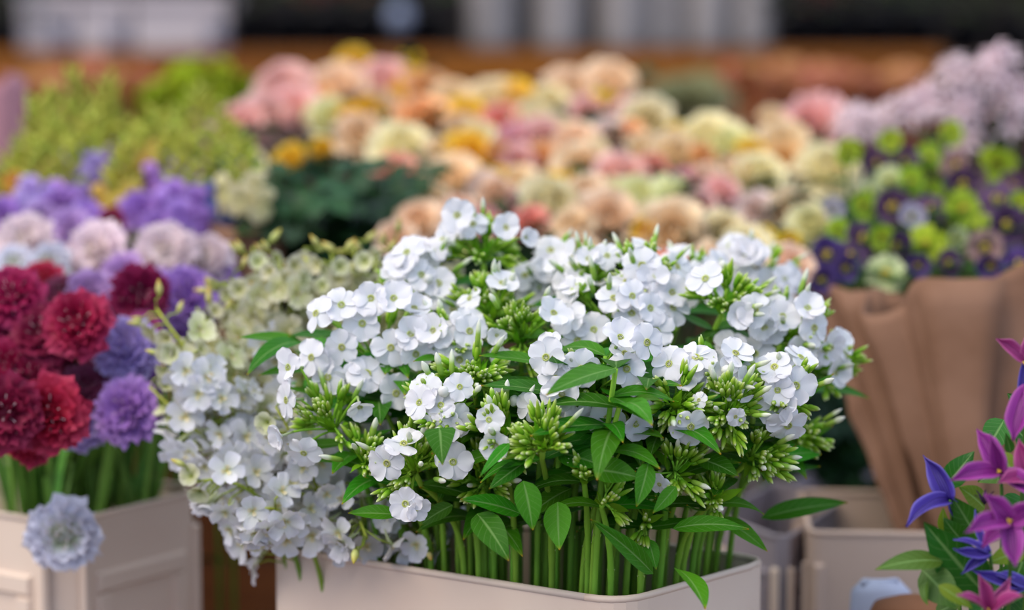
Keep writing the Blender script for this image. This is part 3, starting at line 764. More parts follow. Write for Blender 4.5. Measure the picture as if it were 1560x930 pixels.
# ------------------------------------------------------------------ roses
def rose_bloom(seed, opn):
    q = random.Random(seed); mb = MB(); a = 0
    for ly, (n, L, W, tl, cu, rad) in enumerate([(3, .022, .016, 1.5, .25, .001), (4, .023, .020, 1.42, .2, .004), (5, .025, .025, 1.30, .05, .007), (6, .026, .028, 1.05 - .2 * opn, -.25, .009), (6, .026, .029, .75 - .3 * opn, -.6, .010)]):
        if opn < .2 and ly > 3: continue
        for k in range(n):
            a += 2 * math.pi / n + q.uniform(-.25, .25)
            V, F, T, S = petal(L * q.uniform(.92, 1.06), W, 4, 4, prof_round, tilt=tl + q.uniform(-.1, .1), curl=cu, cup=.5, ruf=.0012, fr=2, rs=q.uniform(0, 6), tip=.08)
            mb.add(V, F, NP(T) * .55 + ly * .11, S, Matrix.Rotation(a, 4, 'Z') @ Matrix.Translation((0, rad, 0)))
        a += .5
    return mb.mesh('bloom', M['stamen'])


me_rose = [rose_bloom(1, .8), rose_bloom(2, .5), rose_bloom(3, .9)]
me_rbud = [rose_bloom(4, .0), rose_bloom(5, .1)]
mb = MB()
for k in range(5): mb.add(*petal(.018, .006, 4, 2, prof_lance, tilt=.4, curl=-.6), m=Matrix.Rotation(k * 1.2566, 4, 'Z'))
mb.add(*lathe([(.002, -.010), (.005, -.006), (.0055, 0), (.003, .003)], 8)); me_calyx = mb.mesh('calyx', M['mid_leaf'])
me_rleaf = []
for s in range(3):
    mb = MB(); q = random.Random(s)
    mb.add(*tube([Vector((0, 0, 0)), Vector((0, .03, .004)), Vector((0, .06, .002))], .0009, n=4))
    for (px_, py_, an) in ((0, .058, 0), (-.003, .045, .9), (.003, .045, -.9), (-.003, .022, 1.1), (.003, .022, -1.1)):
        V, F, T, S = petal(.034, .022, 5, 3, prof_leaf, tilt=q.uniform(-.3, .2), curl=q.uniform(-.7, 0), fold=.2)
        mb.add(V, F, T, S, Matrix.Translation((px_, py_, .003)) @ Matrix.Rotation(an, 4, 'Z'))
    me_rleaf.append(mb.mesh('leaf', M['rose_leaf']))
RC = {
    'pink': [(0, '#f6d0b0'), (.5, '#f7c2b6'), (1, '#f8cec8')],
    'peach': [(0, '#f6d294'), (.45, '#f8d8ac'), (1, '#f9e0c0')],
    'cream': [(0, '#f4d88e'), (.4, '#f7e6b0'), (1, '#f8ecc8')],
    'greenish cream': [(0, '#e6dc8c'), (.5, '#f0ecae'), (1, '#f4f0c4')],
    'yellow': [(0, '#f2bc20'), (.5, '#f6cc38'), (1, '#f7da50')],
    'orange': [(0, '#f5b858'), (.5, '#f7c27c'), (1, '#f8d0a0')],
    'coral': [(0, '#f6b488'), (.5, '#f6a890'), (1, '#f7b8a2')],
    'hot pink': [(0, '#f0a8aa'), (1, '#f4bac2')],
    'mauve': [(0, '#e8ccb8'), (1, '#eedcd4')],
    'dusty pink': [(0, '#f0c8a2'), (1, '#f5d8be')],
}
RM = {k: petal_mat(k.replace(' ', '_') + '_rose', v, transl=.25, var=.06, noise=.06, hue=.012) for k, v in RC.items()}
ROSES = [  # x, y, radius in px, colour
    (430, 130, 32, 'pink'), (446, 168, 32, 'pink'), (408, 180, 30, 'pink'), (368, 188, 28, 'pink'), (539, 99, 19, 'yellow'), (623, 97, 13, 'yellow'), (583, 126, 32, 'pink'),
    (510, 133, 32, 'peach'), (486, 153, 17, 'orange'), (503, 178, 26, 'greenish cream'), (530, 181, 16, 'yellow'), (560, 172, 16, 'yellow'), (609, 150, 14, 'yellow'), (633, 131, 18, 'yellow'),
    (657, 138, 28, 'orange'), (642, 180, 33, 'orange'), (550, 206, 28, 'peach'), (612, 225, 34, 'cream'), (446, 246, 18, 'yellow'), (492, 230, 14, 'yellow'),
    (602, 272, 28, 'coral'), (686, 276, 33, 'peach'), (651, 305, 25, 'peach'), (638, 338, 26, 'peach'), (605, 362, 22, 'dusty pink'), (715, 235, 28, 'yellow'), (690, 150, 26, 'peach'),
    (712, 173, 22, 'yellow'), (753, 150, 30, 'cream'), (785, 148, 18, 'yellow'), (764, 183, 23, 'coral'), (869, 140, 33, 'peach'), (931, 124, 29, 'peach'), (922, 166, 19, 'yellow'),
    (895, 172, 18, 'pink'), (815, 183, 26, 'cream'), (826, 216, 27, 'pink'), (822, 244, 18, 'orange'), (757, 240, 17, 'orange'), (785, 216, 22, 'hot pink'), (788, 248, 21, 'pink'), (877, 224, 27, 'peach'),
    (888, 260, 30, 'peach'), (926, 207, 22, 'mauve'), (960, 207, 17, 'orange'), (988, 186, 28, 'cream'), (950, 269, 31, 'pink'), (996, 259, 19, 'coral'), (972, 306, 34, 'greenish cream'),
    (845, 279, 12, 'yellow'), (874, 281, 13, 'yellow'), (759, 273, 12, 'yellow'), (797, 308, 15, 'hot pink'), (806, 338, 22, 'coral'), (840, 313, 34, 'cream'), (925, 336, 38, 'dusty pink'), (896, 304, 26, 'peach'),
    (757, 298, 22, 'dusty pink'), (981, 352, 13, 'yellow'), (736, 286, 20, 'mauve'), (788, 277, 22, 'peach'), (743, 340, 17, 'pink'), (1031, 206, 13, 'yellow'), (1078, 213, 35, 'cream'), (1114, 221, 27, 'greenish cream'),
    (1146, 233, 19, 'yellow'), (1029, 238, 29, 'peach'), (1040, 278, 15, 'hot pink'), (1071, 279, 21, 'dusty pink'), (1102, 289, 19, 'pink'), (1029, 314, 31, 'greenish cream'), (1068, 316, 19, 'pink'),
    (1026, 357, 37, 'peach'), (1018, 403, 22, 'coral'), (1102, 355, 29, 'cream'), (1157, 268, 31, 'cream'), (1195, 246, 26, 'orange'), (1193, 219, 30, 'peach'), (1237, 193, 36, 'pink'), (1260, 259, 34, 'cream'),
    (1206, 320, 29, 'peach'), (1236, 342, 26, 'greenish cream'), (1164, 361, 12, 'yellow'), (1203, 369, 12, 'yellow'), (1136, 378, 28, 'cream'), (1205, 407, 27, 'dusty pink'), (960, 175, 20, 'pink'), (838, 152, 20, 'cream'),
    (728, 208, 20, 'cream'), (852, 200, 20, 'cream'), (700, 320, 20, 'dusty pink'), (870, 345, 24, 'peach'), (985, 225, 22, 'peach'), (905, 240, 18, 'cream'), (1150, 320, 20, 'mauve'), (1000, 335, 20, 'cream'),
    (880, 385, 24, 'peach'), (700, 200, 18, 'peach'), (935, 300, 22, 'cream'), (1175, 190, 18, 'peach'), (1125, 262, 18, 'peach'), (1065, 245, 18, 'orange'), (670, 235, 20, 'peach'), (1090, 400, 22, 'peach'), (580, 165, 18, 'dusty pink'), (350, 255, 16, 'mauve'), (380, 250, 22, 'cream')]


def rose_d(x, y): return 2.55 + (410 - y) / 300 * .7


def band(y):
    return ('topmost band' if y < 165 else 'upper band' if y < 212 else 'middle band' if y < 262 else 'lower band' if y < 318 else 'lowest band')


rows = {}
for i, (x, y, r, c) in enumerate(ROSES): rows.setdefault((c, band(y)), []).append(i)
RL = {}
for (c, b), ids in rows.items():
    ids.sort(key=lambda i: ROSES[i][0])
    for k, i in enumerate(ids):
        sz = 'small ' if ROSES[i][2] < 16 else ''
        if len(ids) == 1: RL[i] = f'{sz}{c} spray rose, the only {c} bloom in the {b} of roses'
        else: RL[i] = f'{sz}{c} spray rose, {nth(k, len(ids))} of that colour in the {b} of roses'


def stem_to(H, A, dz, spread=.5, floorz=.3):
    """curved stem from a bucket bottom below up to a flower head facing A"""
    B = Vector((H.x * .94 + .0, H.y + dz, floorz))
    return B, bez(B, Vector((B.x, B.y, H.z - .12)), H - A * .05, H, n=9)


for i, (x, y, r, c) in enumerate(ROSES):
    d = rose_d(x, y); H = P(x, y, d); A = Vector((rnd.uniform(-.5, .5), -.75, rnd.uniform(.2, 1.0))).normalized()
    rr = r / FPX * d; s = rr / (.021 if r > 18 else .0165)
    B, pts = stem_to(H, A, rnd.uniform(.05, .15), floorz=.04)
    t = thing('spray_rose', RL[i], 'rose', B, 'spray roses massed behind the phlox')
    part(t, 'stem', MB().add(*tube(pts, .0028, .002, 5)).mesh('stem', M['dark_stem']))
    base = H - A * rr * .5
    part(t, 'bloom', rnd.choice(me_rose if r > 18 else me_rbud), face(base, A, roll=rnd.uniform(0, 6), s=s), mat=RM[c])
    part(t, 'calyx', me_calyx, face(base, A, s=s))
    for k in range(3):
        p = pts[-2 - k]; a = rnd.uniform(0, 6.28)
        part(t, 'leaf', rnd.choice(me_rleaf), along(p, Vector((math.cos(a), math.sin(a), rnd.uniform(-.3, .5))), Z, s=rnd.uniform(.7, 1.1)))
# leafy rose stems: the dark gap below the roses and the mass behind
for k in range(34):
    if k < 20: x, y = rnd.uniform(410, 590), rnd.uniform(265, 385); d = 2.74 + rnd.uniform(0, .2)
    else: x, y = rnd.uniform(660, 1290), rnd.uniform(230, 410); d = rose_d(x, y) + .16
    H = P(x, y, d); B, pts = stem_to(H, Vector((rnd.uniform(-.3, .3), -.4, .9)).normalized(), .1, floorz=.04)
    lab = 'leafy rose stem without bloom in the dark green gap under the roses' if k < 20 else 'leafy rose stem without bloom between the massed roses'
    t = thing('rose_shoot', lab, 'rose stem', B, 'leafy rose stems in the dark gap' if k < 20 else 'leafy rose stems among the blooms')
    part(t, 'stem', MB().add(*tube(pts, .0025, .002, 5)).mesh('stem', M['dark_stem']))
    for j in range(13 if k < 20 else 9):
        p = pts[-1 - (j // 3)]; a = rnd.uniform(0, 6.28)
        part(t, 'leaf', rnd.choice(me_rleaf), along(p, Vector((math.cos(a), math.sin(a) - .3, rnd.uniform(-.6, .3))), Z + Vector((0, -.8, 0)), s=rnd.uniform(.9, 1.25)))
for k in range(9):
    x, y = 1225 + k * 11, rnd.uniform(555, 640); H = P(x, y, 2.85 + rnd.uniform(0, .1)); B = Vector((H.x - .02, H.y + .08, .05))
    t = thing('foliage_stem', f'dark leafy stem between phlox and brown paper, {nth(k, 9)} of nine', 'foliage', B, 'dark leafy stems in the tall grey bucket')
    pts = bez(B, Vector((B.x, B.y, H.z - .1)), H, n=9); part(t, 'stem', MB().add(*tube(pts, .0025, .002, 5)).mesh('stem', M['dark_stem']))
    for j in range(10):
        p = pts[-1 - (j // 3)]; a = rnd.uniform(0, 6.28)
        part(t, 'leaf', rnd.choice(me_rleaf), along(p, Vector((math.cos(a), math.sin(a) - .3, rnd.uniform(-.6, .3))), Z + Vector((0, -.8, 0)), s=rnd.uniform(.8, 1.2)))

# ------------------------------------------------------------------ scabiosas
def scab_head(seed, n=34, wide=.95, Lo=.019):
    q = random.Random(seed); mb = MB()
    V, F, T, S = lathe([(.0095 * math.sin(a) + .0001, .0105 * math.cos(a)) for a in np.linspace(2.6, 0, 8)], 10)
    mb.add(V, F, NP(T) * 0 + .35, S)
    for k in range(n):
        u = (k + .5) / n; th = math.acos(1 - u * 1.15) ; ph = k * 2.39996
        dirv = Vector((math.sin(th) * math.cos(ph), math.sin(th) * math.sin(ph), math.cos(th)))
        L = .0095 + (Lo - .0095) * u ** .8
        V, F, T, S = petal(L, L * wide * 1.5, 4, 5, prof_round, tilt=q.uniform(.1, .5), curl=q.uniform(-.6, .2), cup=.2, ruf=L * .20, fr=2.6, rs=q.uniform(0, 6), tip=-.1)
        L *= q.uniform(.85, 1.2); rad = dirv * .010
        m = along(rad, Vector((dirv.x, dirv.y, dirv.z * .35 + .12 * (1 - u))), Vector((0, 0, 1)))
        mb.add(V, F, NP(T) * .6 + .4 * u, S, m)
    return mb.mesh('petals', M['stamen'])


me_scab = [scab_head(s) for s in range(4)]
mb = MB()
for k in range(26):
    u = (k + .5) / 26; th = math.acos(1 - u * .75); ph = k * 2.4
    dv = Vector((math.sin(th) * math.cos(ph), math.sin(th) * math.sin(ph), math.cos(th)))
    mb.add(*tube([dv * .009, dv * .019], .0003, n=3)); mb.add(*[x for x in lathe([(.0003, 0), (.0006, .0005), (.0002, .0011)], 4)], m=face(dv * .019, dv))
me_scst = mb.mesh('stamens', M['pale_stamen'])
SC_COL = {
    'burgundy': [(0, '#560a2a'), (.5, '#801240'), (1, '#a4305e')],
    'crimson': [(0, '#7a0a30'), (.5, '#a41444'), (1, '#c03a68')],
    'dark mauve': [(0, '#5a2038'), (1, '#8a3f66')],
    'lilac': [(0, '#a884bc'), (.6, '#c49cd4'), (1, '#d2b2e2')],
    'violet': [(0, '#9466ba'), (.6, '#ae80d0'), (1, '#c09ae0')],
    'lavender': [(0, '#a48cd0'), (.6, '#b79ede'), (1, '#cab6ea')],
    'pale pink': [(0, '#ccce9a'), (.3, '#ead6d6'), (1, '#f2dce4')],
    'white-blue': [(0, '#a4b860'), (.35, '#d8dace'), (.6, '#e6e4f2'), (1, '#eceaf6')],
    'rose pink': [(0, '#b04080'), (1, '#c85f98')],
}
SM = {k: petal_mat(k.replace(' ', '_').replace('-', '_') + '_scabiosa', v, transl=.25, var=.08, noise=.12, hue=.012, nscale=120) for k, v in SC_COL.items()}
SCAB = [(15, 450, 48, 'crimson', 2.3), (62, 505, 48, 'burgundy', 2.28), (115, 490, 52, 'crimson', 2.26), (213, 448, 44, 'burgundy', 2.36), (70, 632, 58, 'crimson', 2.2), (8, 628, 56, 'burgundy', 2.18),
        (128, 588, 36, 'dark mauve', 2.3), (10, 555, 40, 'crimson', 2.27), (138, 448, 38, 'lilac', 2.4), (285, 448, 46, 'violet', 2.4), (190, 530, 50, 'lavender', 2.3), (192, 626, 52, 'violet', 2.26), (122, 648, 36, 'lavender', 2.3),
        (218, 500, 26, 'rose pink', 2.34), (262, 500, 36, 'violet', 2.42), (35, 365, 46, 'pale pink', 2.55), (145, 382, 48, 'pale pink', 2.52), (250, 382, 46, 'pale pink', 2.52), (312, 392, 38, 'pale pink', 2.55), (72, 402, 34, 'white-blue', 2.5),
        (185, 415, 34, 'lilac', 2.5), (90, 312, 32, 'violet', 2.7), (215, 320, 32, 'violet', 2.7), (130, 330, 28, 'violet', 2.65), (4, 325, 26, 'violet', 2.65), (168, 338, 22, 'burgundy', 2.6), (262, 262, 32, 'violet', 2.8), (282, 284, 26, 'lavender', 2.75),
        (335, 425, 26, 'violet', 2.55), (262, 318, 22, 'violet', 2.7), (240, 430, 26, 'lilac', 2.45), (165, 600, 34, 'dark mauve', 2.36), (225, 585, 30, 'violet', 2.34), (20, 400, 30, 'white-blue', 2.52), (95, 445, 30, 'dark mauve', 2.4), (300, 340, 24, 'violet', 2.72), (240, 345, 28, 'violet', 2.66), (285, 240, 26, 'violet', 2.85), (230, 290, 28, 'violet', 2.8), (105, 345, 30, 'lilac', 2.62), (60, 330, 26, 'lilac', 2.66),
        (305, 285, 24, 'lavender', 2.8), (330, 460, 30, 'violet', 2.46), (245, 545, 34, 'violet', 2.36), (160, 560, 34, 'lilac', 2.38), (20, 500, 40, 'burgundy', 2.33), (60, 430, 34, 'crimson', 2.42), (175, 480, 30, 'lilac', 2.42), (40, 575, 44, 'burgundy', 2.27), (110, 560, 34, 'burgundy', 2.33), (45, 675, 34, 'crimson', 2.24)]
cnt = {}
order = sorted(range(len(SCAB)), key=lambda i: (SCAB[i][3], SCAB[i][1]))
for i in order: cnt.setdefault(SCAB[i][3], []).append(i)
for c, ids in cnt.items():
    for k, i in enumerate(ids):
        x, y, r, c, d = SCAB[i]
        where = 'by the snapdragons' if d >= 2.6 else 'in the pale row' if d >= 2.5 else 'over the panelled bucket'
        n_ = len(ids)
        lab = f'{c} scabiosa {where}, ' + ('the only one so coloured' if n_ == 1 else ('highest' if k == 0 else 'lowest' if k == n_ - 1 else ORD[k] + ' from the top') + f' of the {c} ones')
        H = P(x, y, d); A = Vector((rnd.uniform(-.35, .35), -.85, rnd.uniform(.15, .7))).normalized()
        s = r / FPX * d / .0265
        base = in_foot_l = Vector((ctr_l.x + (H.x - ctr_l.x) * .5, ctr_l.y + rnd.uniform(-.10, .06), .04)) if d < 2.5 else Vector((H.x, H.y + .1, .04))
        t = thing('scabiosa', lab, 'flower', base, 'scabiosas of several colours')
        rim3 = Vector((ctr_l.x + (H.x - ctr_l.x) * .5, ctr_l.y + (H.y - ctr_l.y) * .3, ZR + .02)) if d < 2.5 else Vector((H.x, H.y + .08, .7))
        pts = [base] + bez(rim3, rim3.lerp(H, .5) + Vector((0, 0, .04)), H - A * .06, H - A * .011, n=9)
        part(t, 'stem', MB().add(*tube(pts, .0028, .002, 5)).mesh('stem', M['scab_stem']))
        m = face(H - A * .008 * s, A, roll=rnd.uniform(0, 6), s=s)
        ph_ = part(t, 'flower_head', rnd.choice(me_scab), m, mat=SM[c])
        part(ph_, 'stamens', me_scst, m, kind='stuff')
# the pale scabiosa that hangs over the bucket's corner
H = P(98, 815, 2.262); A = Vector((.1, -1, -.12)).normalized()
B = Vector((ctr_l.x - .02, ctr_l.y - .03, .04))
t = thing('scabiosa', 'pale lilac-white scabiosa hanging over the corner of the panelled bucket', 'flower', B, 'scabiosas of several colours')
top = PZ(108, 792, ZR) + Vector((.0, .01, .03))
pts = [B] + bez(B + Vector((0, .02, .5)), top + Vector((0, .08, .05)), top + Vector((0, -.005, .012)), n=6) + [H - A * .02 + Vector((0, 0, .02)), H - A * .003]
part(t, 'stem', MB().add(*tube(pts, .002, .0016, 5)).mesh('stem', M['scab_stem']))
m = face(H - A * .006, A, s=55 / FPX * 2.26 / .0265); hd = part(t, 'flower_head', me_scab[1], m, mat=SM['white-blue'])
part(hd, 'stamens', me_scst, m, kind='stuff')
# strap leaves and bare stems in the scabiosa bucket
me_strap = [MB().add(*petal(.15, .008, 8, 2, prof_strap, tilt=.1, curl=c, fold=.3)).mesh('leaf', M['scab_stem']) for c in (-.3, -.6, .1)]
for k in range(34):
    a, b = rnd.uniform(-.85, .8), rnd.uniform(-.85, .4)
    if k < 20: b = rnd.uniform(-.9, -.5) if k < 12 else b; 
    if k < 28 and k >= 12: a, b = rnd.uniform(.4, .88), rnd.uniform(-.8, .8)
    a *= .82; b *= .80
    e1l = (lB - lA) / 2; e2l = (lD - lA) / 2
    p = Vector((ctr_l.x, ctr_l.y, 0)) + Vector((e1l.x, e1l.y, 0)) * a + Vector((e2l.x, e2l.y, 0)) * b
    t = thing('scabiosa_shoot', 'green scabiosa stem with strap leaf standing in the cream panelled bucket', 'flower stem', (p.x, p.y, .04), 'green stems in the scabiosa bucket')
    tp = Vector((p.x + rnd.uniform(-.06, .06), p.y + rnd.uniform(-.05, .06), ZR + rnd.uniform(.09, .15)))
    pts = bez(Vector((p.x, p.y, .04)), Vector((p.x, p.y, ZR)), tp, n=8)
    part(t, 'stem', MB().add(*tube(pts, .0032, .002, 5)).mesh('stem', M['scab_stem']))
    for j in range(1 + (k % 2)):
        part(t, 'leaf', rnd.choice(me_strap), along(pts[5], Vector((rnd.uniform(-.3, .3), rnd.uniform(-.1, .3), 1)), Vector((rnd.uniform(-.5, .5), -1, .1)), s=rnd.uniform(.9, 1.25)))

# ------------------------------------------------------------------ snapdragons behind the scabiosas
def snap_floret(seed):
    q = random.Random(seed); mb = MB()
    for k, (a, tl) in enumerate([(.4, .9), (-.4, .9), (2.4, .3), (3.14, .2), (-2.4, .3)]):
        mb.add(*petal(.017, .014, 4, 3, prof_round, tilt=tl, curl=-.9, cup=.1, ruf=.001, rs=q.uniform(0, 6)), m=Matrix.Rotation(a, 4, 'Z'))
    mb.add(*tube([Vector((0, 0, -.014)), Vector((0, 0, 0))], .004, .005, 6))
    return mb.mesh('floret', M['stamen'])


me_sn = [snap_floret(1), snap_floret(2)]
me_snb = MB().add(*lathe([(.001, 0), (.004, .004), (.0045, .010), (.002, .016), (.0004, .019)], 6)).mesh('bud', M['lime_leaf'])
m_snb = petal_mat('snapdragon_bud', [(0, '#a3b03a'), (1, '#cfcf5c')], transl=.3, var=.12, hue=.02)
SNC = {'purple': SM['violet'], 'lavender': SM['lavender'], 'pink': petal_mat('pink_snap', [(0, '#d88aa8'), (1, '#dca6bc')], var=.08), 'peach': petal_mat('peach_snap', [(0, '#dc9a6a'), (1, '#e4ae8a')], var=.08),
       'cream': petal_mat('cream_snap', [(0, '#d8cf8a'), (1, '#e8dcb4')], var=.08), 'yellow': petal_mat('yellow_snap', [(0, '#d9b43c'), (1, '#e8cc6a')], var=.08), 'orange': petal_mat('orange_snap', [(0, '#c87a2a'), (1, '#d8903c')], var=.08),
       'white': petal_mat('white_snap', [(0, '#d8d8b8'), (1, '#e8e4dc')], var=.08), 'blue': petal_mat('blue_snap', [(0, '#6a78c8'), (1, '#8898dc')], var=.08)}
SNAP = [(113, 112, 130, 300, 'lavender', 3.0), (166, 122, 170, 310, 'purple', 2.95), (56, 155, 60, 300, 'yellow', 2.9), (303, 140, 303, 240, 'pink', 2.95), (35, 215, 45, 330, 'orange', 2.85), (240, 175, 232, 300, 'pink', 2.9),
        (280, 165, 272, 320, 'purple', 2.85), (85, 185, 80, 300, 'peach', 2.85), (140, 185, 124, 290, 'lavender', 2.85), (200, 190, 200, 300, 'pink', 2.9), (60, 215, 62, 340, 'lavender', 2.8), (190, 225, 180, 335, 'yellow', 2.8),
        (320, 200, 310, 330, 'pink', 2.85), (352, 190, 350, 300, 'lavender', 2.9), (338, 225, 322, 345, 'blue', 2.8), (290, 210, 276, 345, 'purple', 2.75), (372, 220, 368, 320, 'cream', 2.75), (100, 225, 100, 340, 'purple', 2.8), (15, 240, 10, 340, 'yellow', 2.85), (265, 195, 258, 300, 'purple', 2.82),
        (220, 205, 226, 270, 'yellow', 2.86), (330, 165, 335, 300, 'white', 3.0), (150, 150, 150, 300, 'peach', 3.05), (80, 140, 92, 290, 'cream', 3.05)]
sno = sorted(range(len(SNAP)), key=lambda i: SNAP[i][0])
by = {}
for i in sno: by.setdefault(SNAP[i][4], []).append(i)
for c, ids in by.items():
    for k, i in enumerate(ids):
        x, y, x2, y2, c, d = SNAP[i]
        lab = f'snapdragon with yellow-green buds and {c} florets, {nth(k, len(ids))} of the {c} ones' if len(ids) > 1 else f'snapdragon spike with yellow-green buds, the only one with {c} florets'
        tip = P(x, y, d); low = P(x2, y2, d - .05); B = Vector((low.x, low.y + .1, .04))
        t = thing('snapdragon', lab, 'flower', B, 'snapdragons behind the scabiosas')
        pts = [B] + bez(Vector((low.x, low.y + .05, low.z - .15)), low, tip, n=12)
        part(t, 'stem', MB().add(*tube(pts, .003, .0016, 5)).mesh('stem', m_snb))
        n = int((tip - low).length / .0048)
        for j in range(n):
            u = j / n; p = low.lerp(tip, u); a = j * 2.4; out = Vector((math.cos(a), math.sin(a) - .4, .25 + .5 * u)).normalized(); rad = .026 * (1 - .72 * u)
            if u < .34: part(t, 'floret', rnd.choice(me_sn), face(p + out * rad, out + Vector((0, -.4, 0)), s=rnd.uniform(1.05, 1.35)), mat=SNC[c])
            else: part(t, 'bud', me_snb, face(p + out * rad * .4, out + Vector((0, 0, .5)), s=1.45 * (1.15 - .5 * u)), mat=m_snb)
        for j in range(5):
            a = rnd.uniform(0, 6.28)
            part(t, 'leaf', rnd.choice(me_pleaf), along(pts[2 + j], Vector((math.cos(a), math.sin(a), .5)), Z, s=rnd.uniform(.7, 1)), mat=M['lime_leaf'] if j % 2 else M['mid_leaf'])

# ------------------------------------------------------------------ hellebores and nerines on the right
def hell_cup(seed, opn):
    q = random.Random(seed); mb = MB()
    for k in range(5):
        mb.add(*petal(.026, .026, 5, 4, prof_round, tilt=1.1 - opn, curl=-.2, cup=.35, ruf=.001, rs=q.uniform(0, 6), tip=.0), m=Matrix.Rotation(k * 1.2566 + q.uniform(-.1, .1), 4, 'Z'))
    return mb.mesh('flower_cup', M['stamen'])


me_hell = [hell_cup(1, .3), hell_cup(2, .6), hell_cup(3, .9)]
mb = MB()
for k in range(18):
    dv = rdir(Z, .8); mb.add(*tube([Vector((0, 0, 0)), dv * .010], .0006, .0012, 4))
me_hst = mb.mesh('stamens', M['stamen'])
HM = {'dark purple': petal_mat('purple_hellebore', [(0, '#4a3050'), (.5, '#553a5c'), (1, '#6a4c70')], var=.2, noise=.12, hue=.02), 'lime green': petal_mat('lime_hellebore', [(0, '#9ab82a'), (1, '#b6cc3c')], var=.12, hue=.012, transl=.4),
      'violet': petal_mat('violet_hellebore', [(0, '#453060'), (1, '#5a4488')], var=.15), 'brownish mauve': petal_mat('mauve_hellebore', [(0, '#735252'), (1, '#9a7a7a')], var=.1), 'pale green': petal_mat('pale_hellebore', [(0, '#a8b870'), (1, '#d0d4a4')], var=.1),
      'pale lilac': petal_mat('lilac_hellebore', [(0, '#a09ab0'), (1, '#bdb4c8')], var=.1)}
HELL = [(1356, 215, 22, 'lime green'), (1452, 203, 20, 'lime green'), (1421, 238, 22, 'lime green'), (1521, 252, 30, 'lime green'), (1294, 232, 22, 'lime green'), (1392, 276, 21, 'lime green'), (1424, 289, 18, 'lime green'), (1319, 313, 22, 'lime green'),
        (1470, 318, 28, 'lime green'), (1552, 308, 20, 'lime green'), (1343, 363, 20, 'lime green'), (1407, 371, 27, 'lime green'), (1438, 370, 18, 'lime green'), (1280, 350, 20, 'lime green'), (1499, 334, 14, 'lime green'), (1507, 238, 18, 'lime green'),
        (1360, 314, 28, 'dark purple'), (1422, 314, 24, 'dark purple'), (1382, 243, 24, 'dark purple'), (1466, 281, 26, 'dark purple'), (1519, 300, 28, 'dark purple'), (1369, 375, 28, 'dark purple'), (1535, 344, 32, 'dark purple'),
        (1556, 400, 26, 'violet'), (1507, 408, 24, 'violet'), (1262, 388, 28, 'violet'), (1318, 360, 26, 'dark purple'), (1253, 428, 24, 'violet'), (1500, 376, 28, 'brownish mauve'), (1348, 416, 28, 'pale green'), (1454, 250, 26, 'brownish mauve'),
        (1392, 327, 22, 'pale lilac'), (1352, 273, 22, 'pale green'), (1460, 364, 22, 'pale green'), (1272, 316, 18, 'pale lilac'), (1340, 250, 22, 'dark purple'), (1290, 410, 24, 'violet'), (1450, 400, 22, 'dark purple'), (1300, 385, 24, 'dark purple'), (1400, 405, 22, 'violet'), (1540, 280, 20, 'dark purple'), (1330, 290, 18, 'pale green'), (1490, 270, 20, 'brownish mauve')]
hg = {}
for i in sorted(range(len(HELL)), key=lambda i: HELL[i][0]):
    x, y, r, c = HELL[i]; hg.setdefault((c, 'upper' if y < 260 else 'middle' if y < 340 else 'lower'), []).append(i)
for (c, b), ids in hg.items():
    for k, i in enumerate(ids):
        x, y, r, c = HELL[i]; d = 2.55 + (420 - y) / 220 * .3
        lab = f'{c} hellebore, the only such one in the {b} bunch' if len(ids) == 1 else f'{c} hellebore, {nth(k, len(ids))} of the {c} ones in the {b} bunch'
        H = P(x, y, d); A = Vector((rnd.uniform(-.6, .6), -.9, rnd.uniform(-.2, .7))).normalized()
        kx = (x - 1425) / 200; B = Vector((P(1425 + kx * 40, 860, 2.5).x, 2.5 + .02 * kx, .5))
        t = thing('hellebore', lab, 'flower', B, 'hellebores in the brown paper bouquets')
        pts = bez(B, B + Vector((0, 0, .12)), H - A * .05, H, n=10)
        part(t, 'stem', MB().add(*tube(pts, .0025, .002, 5)).mesh('stem', M['mid_leaf']))
        m = face(H - A * .01, A, roll=rnd.uniform(0, 6), s=r / FPX * d / .024)
        fc = part(t, 'flower_cup', me_hell[i % 3], m, mat=HM[c]); part(fc, 'stamens', me_hst, m, kind='stuff')
        for j in range(2):
            a = rnd.uniform(0, 6.28); part(t, 'leaf', rnd.choice(me_pleaf), along(pts[-2 - j], Vector((math.cos(a), math.sin(a), .2)), Z, s=.8), mat=M['mid_leaf'])

m_ner = petal_mat('pale_pink_nerine', [(0, '#e6c8ca'), (1, '#f2e2e6')], transl=.35, var=.08, hue=.02)
mb = MB()
for k in range(6): mb.add(*petal(.032, .008, 5, 2, prof_lance, tilt=1.2, curl=-1.5, ruf=.001, rs=k), m=Matrix.Rotation(k * 1.047, 4, 'Z'))
me_ner = mb.mesh('floret', m_ner)
NER = [(1307, 196), (1376, 184), (1413, 162), (1458, 122), (1503, 122), (1466, 172), (1545, 150), (1474, 222), (1530, 185), (1340, 200), (1440, 185), (1525, 105)]
no = sorted(NER, key=lambda p: p[0])
for k, (x, y) in enumerate(no):
    d = 3.0; H = P(x, y, d); B = Vector((H.x, H.y + .12, .04))
    t = thing('nerine', f'pale pink nerine umbel above the hellebores, {nth(k, len(no))} of the row', 'flower', B, 'pale nerines behind the hellebores')
    part(t, 'stem', MB().add(*tube(bez(B, Vector((H.x, H.y, .8)), H - Vector((0, 0, .03)), n=8), .003, n=5)).mesh('stem', M['mid_leaf']))
    for j in range(8):
        v = rdir(Vector((0, -.4, .9)).normalized(), 1.4); part(t, 'floret', me_ner, face(H + v * .012, v, s=1.1))

# ------------------------------------------------------------------ kraft paper wraps
m_kraft = solid_mat('kraft_paper', '#866450', .75, '#775642', nscale=14, spec=.2, bump=.6)
m_mauve = solid_mat('mauve_paper', '#a87880', .75, '#9a6a74', nscale=9, spec=.2)


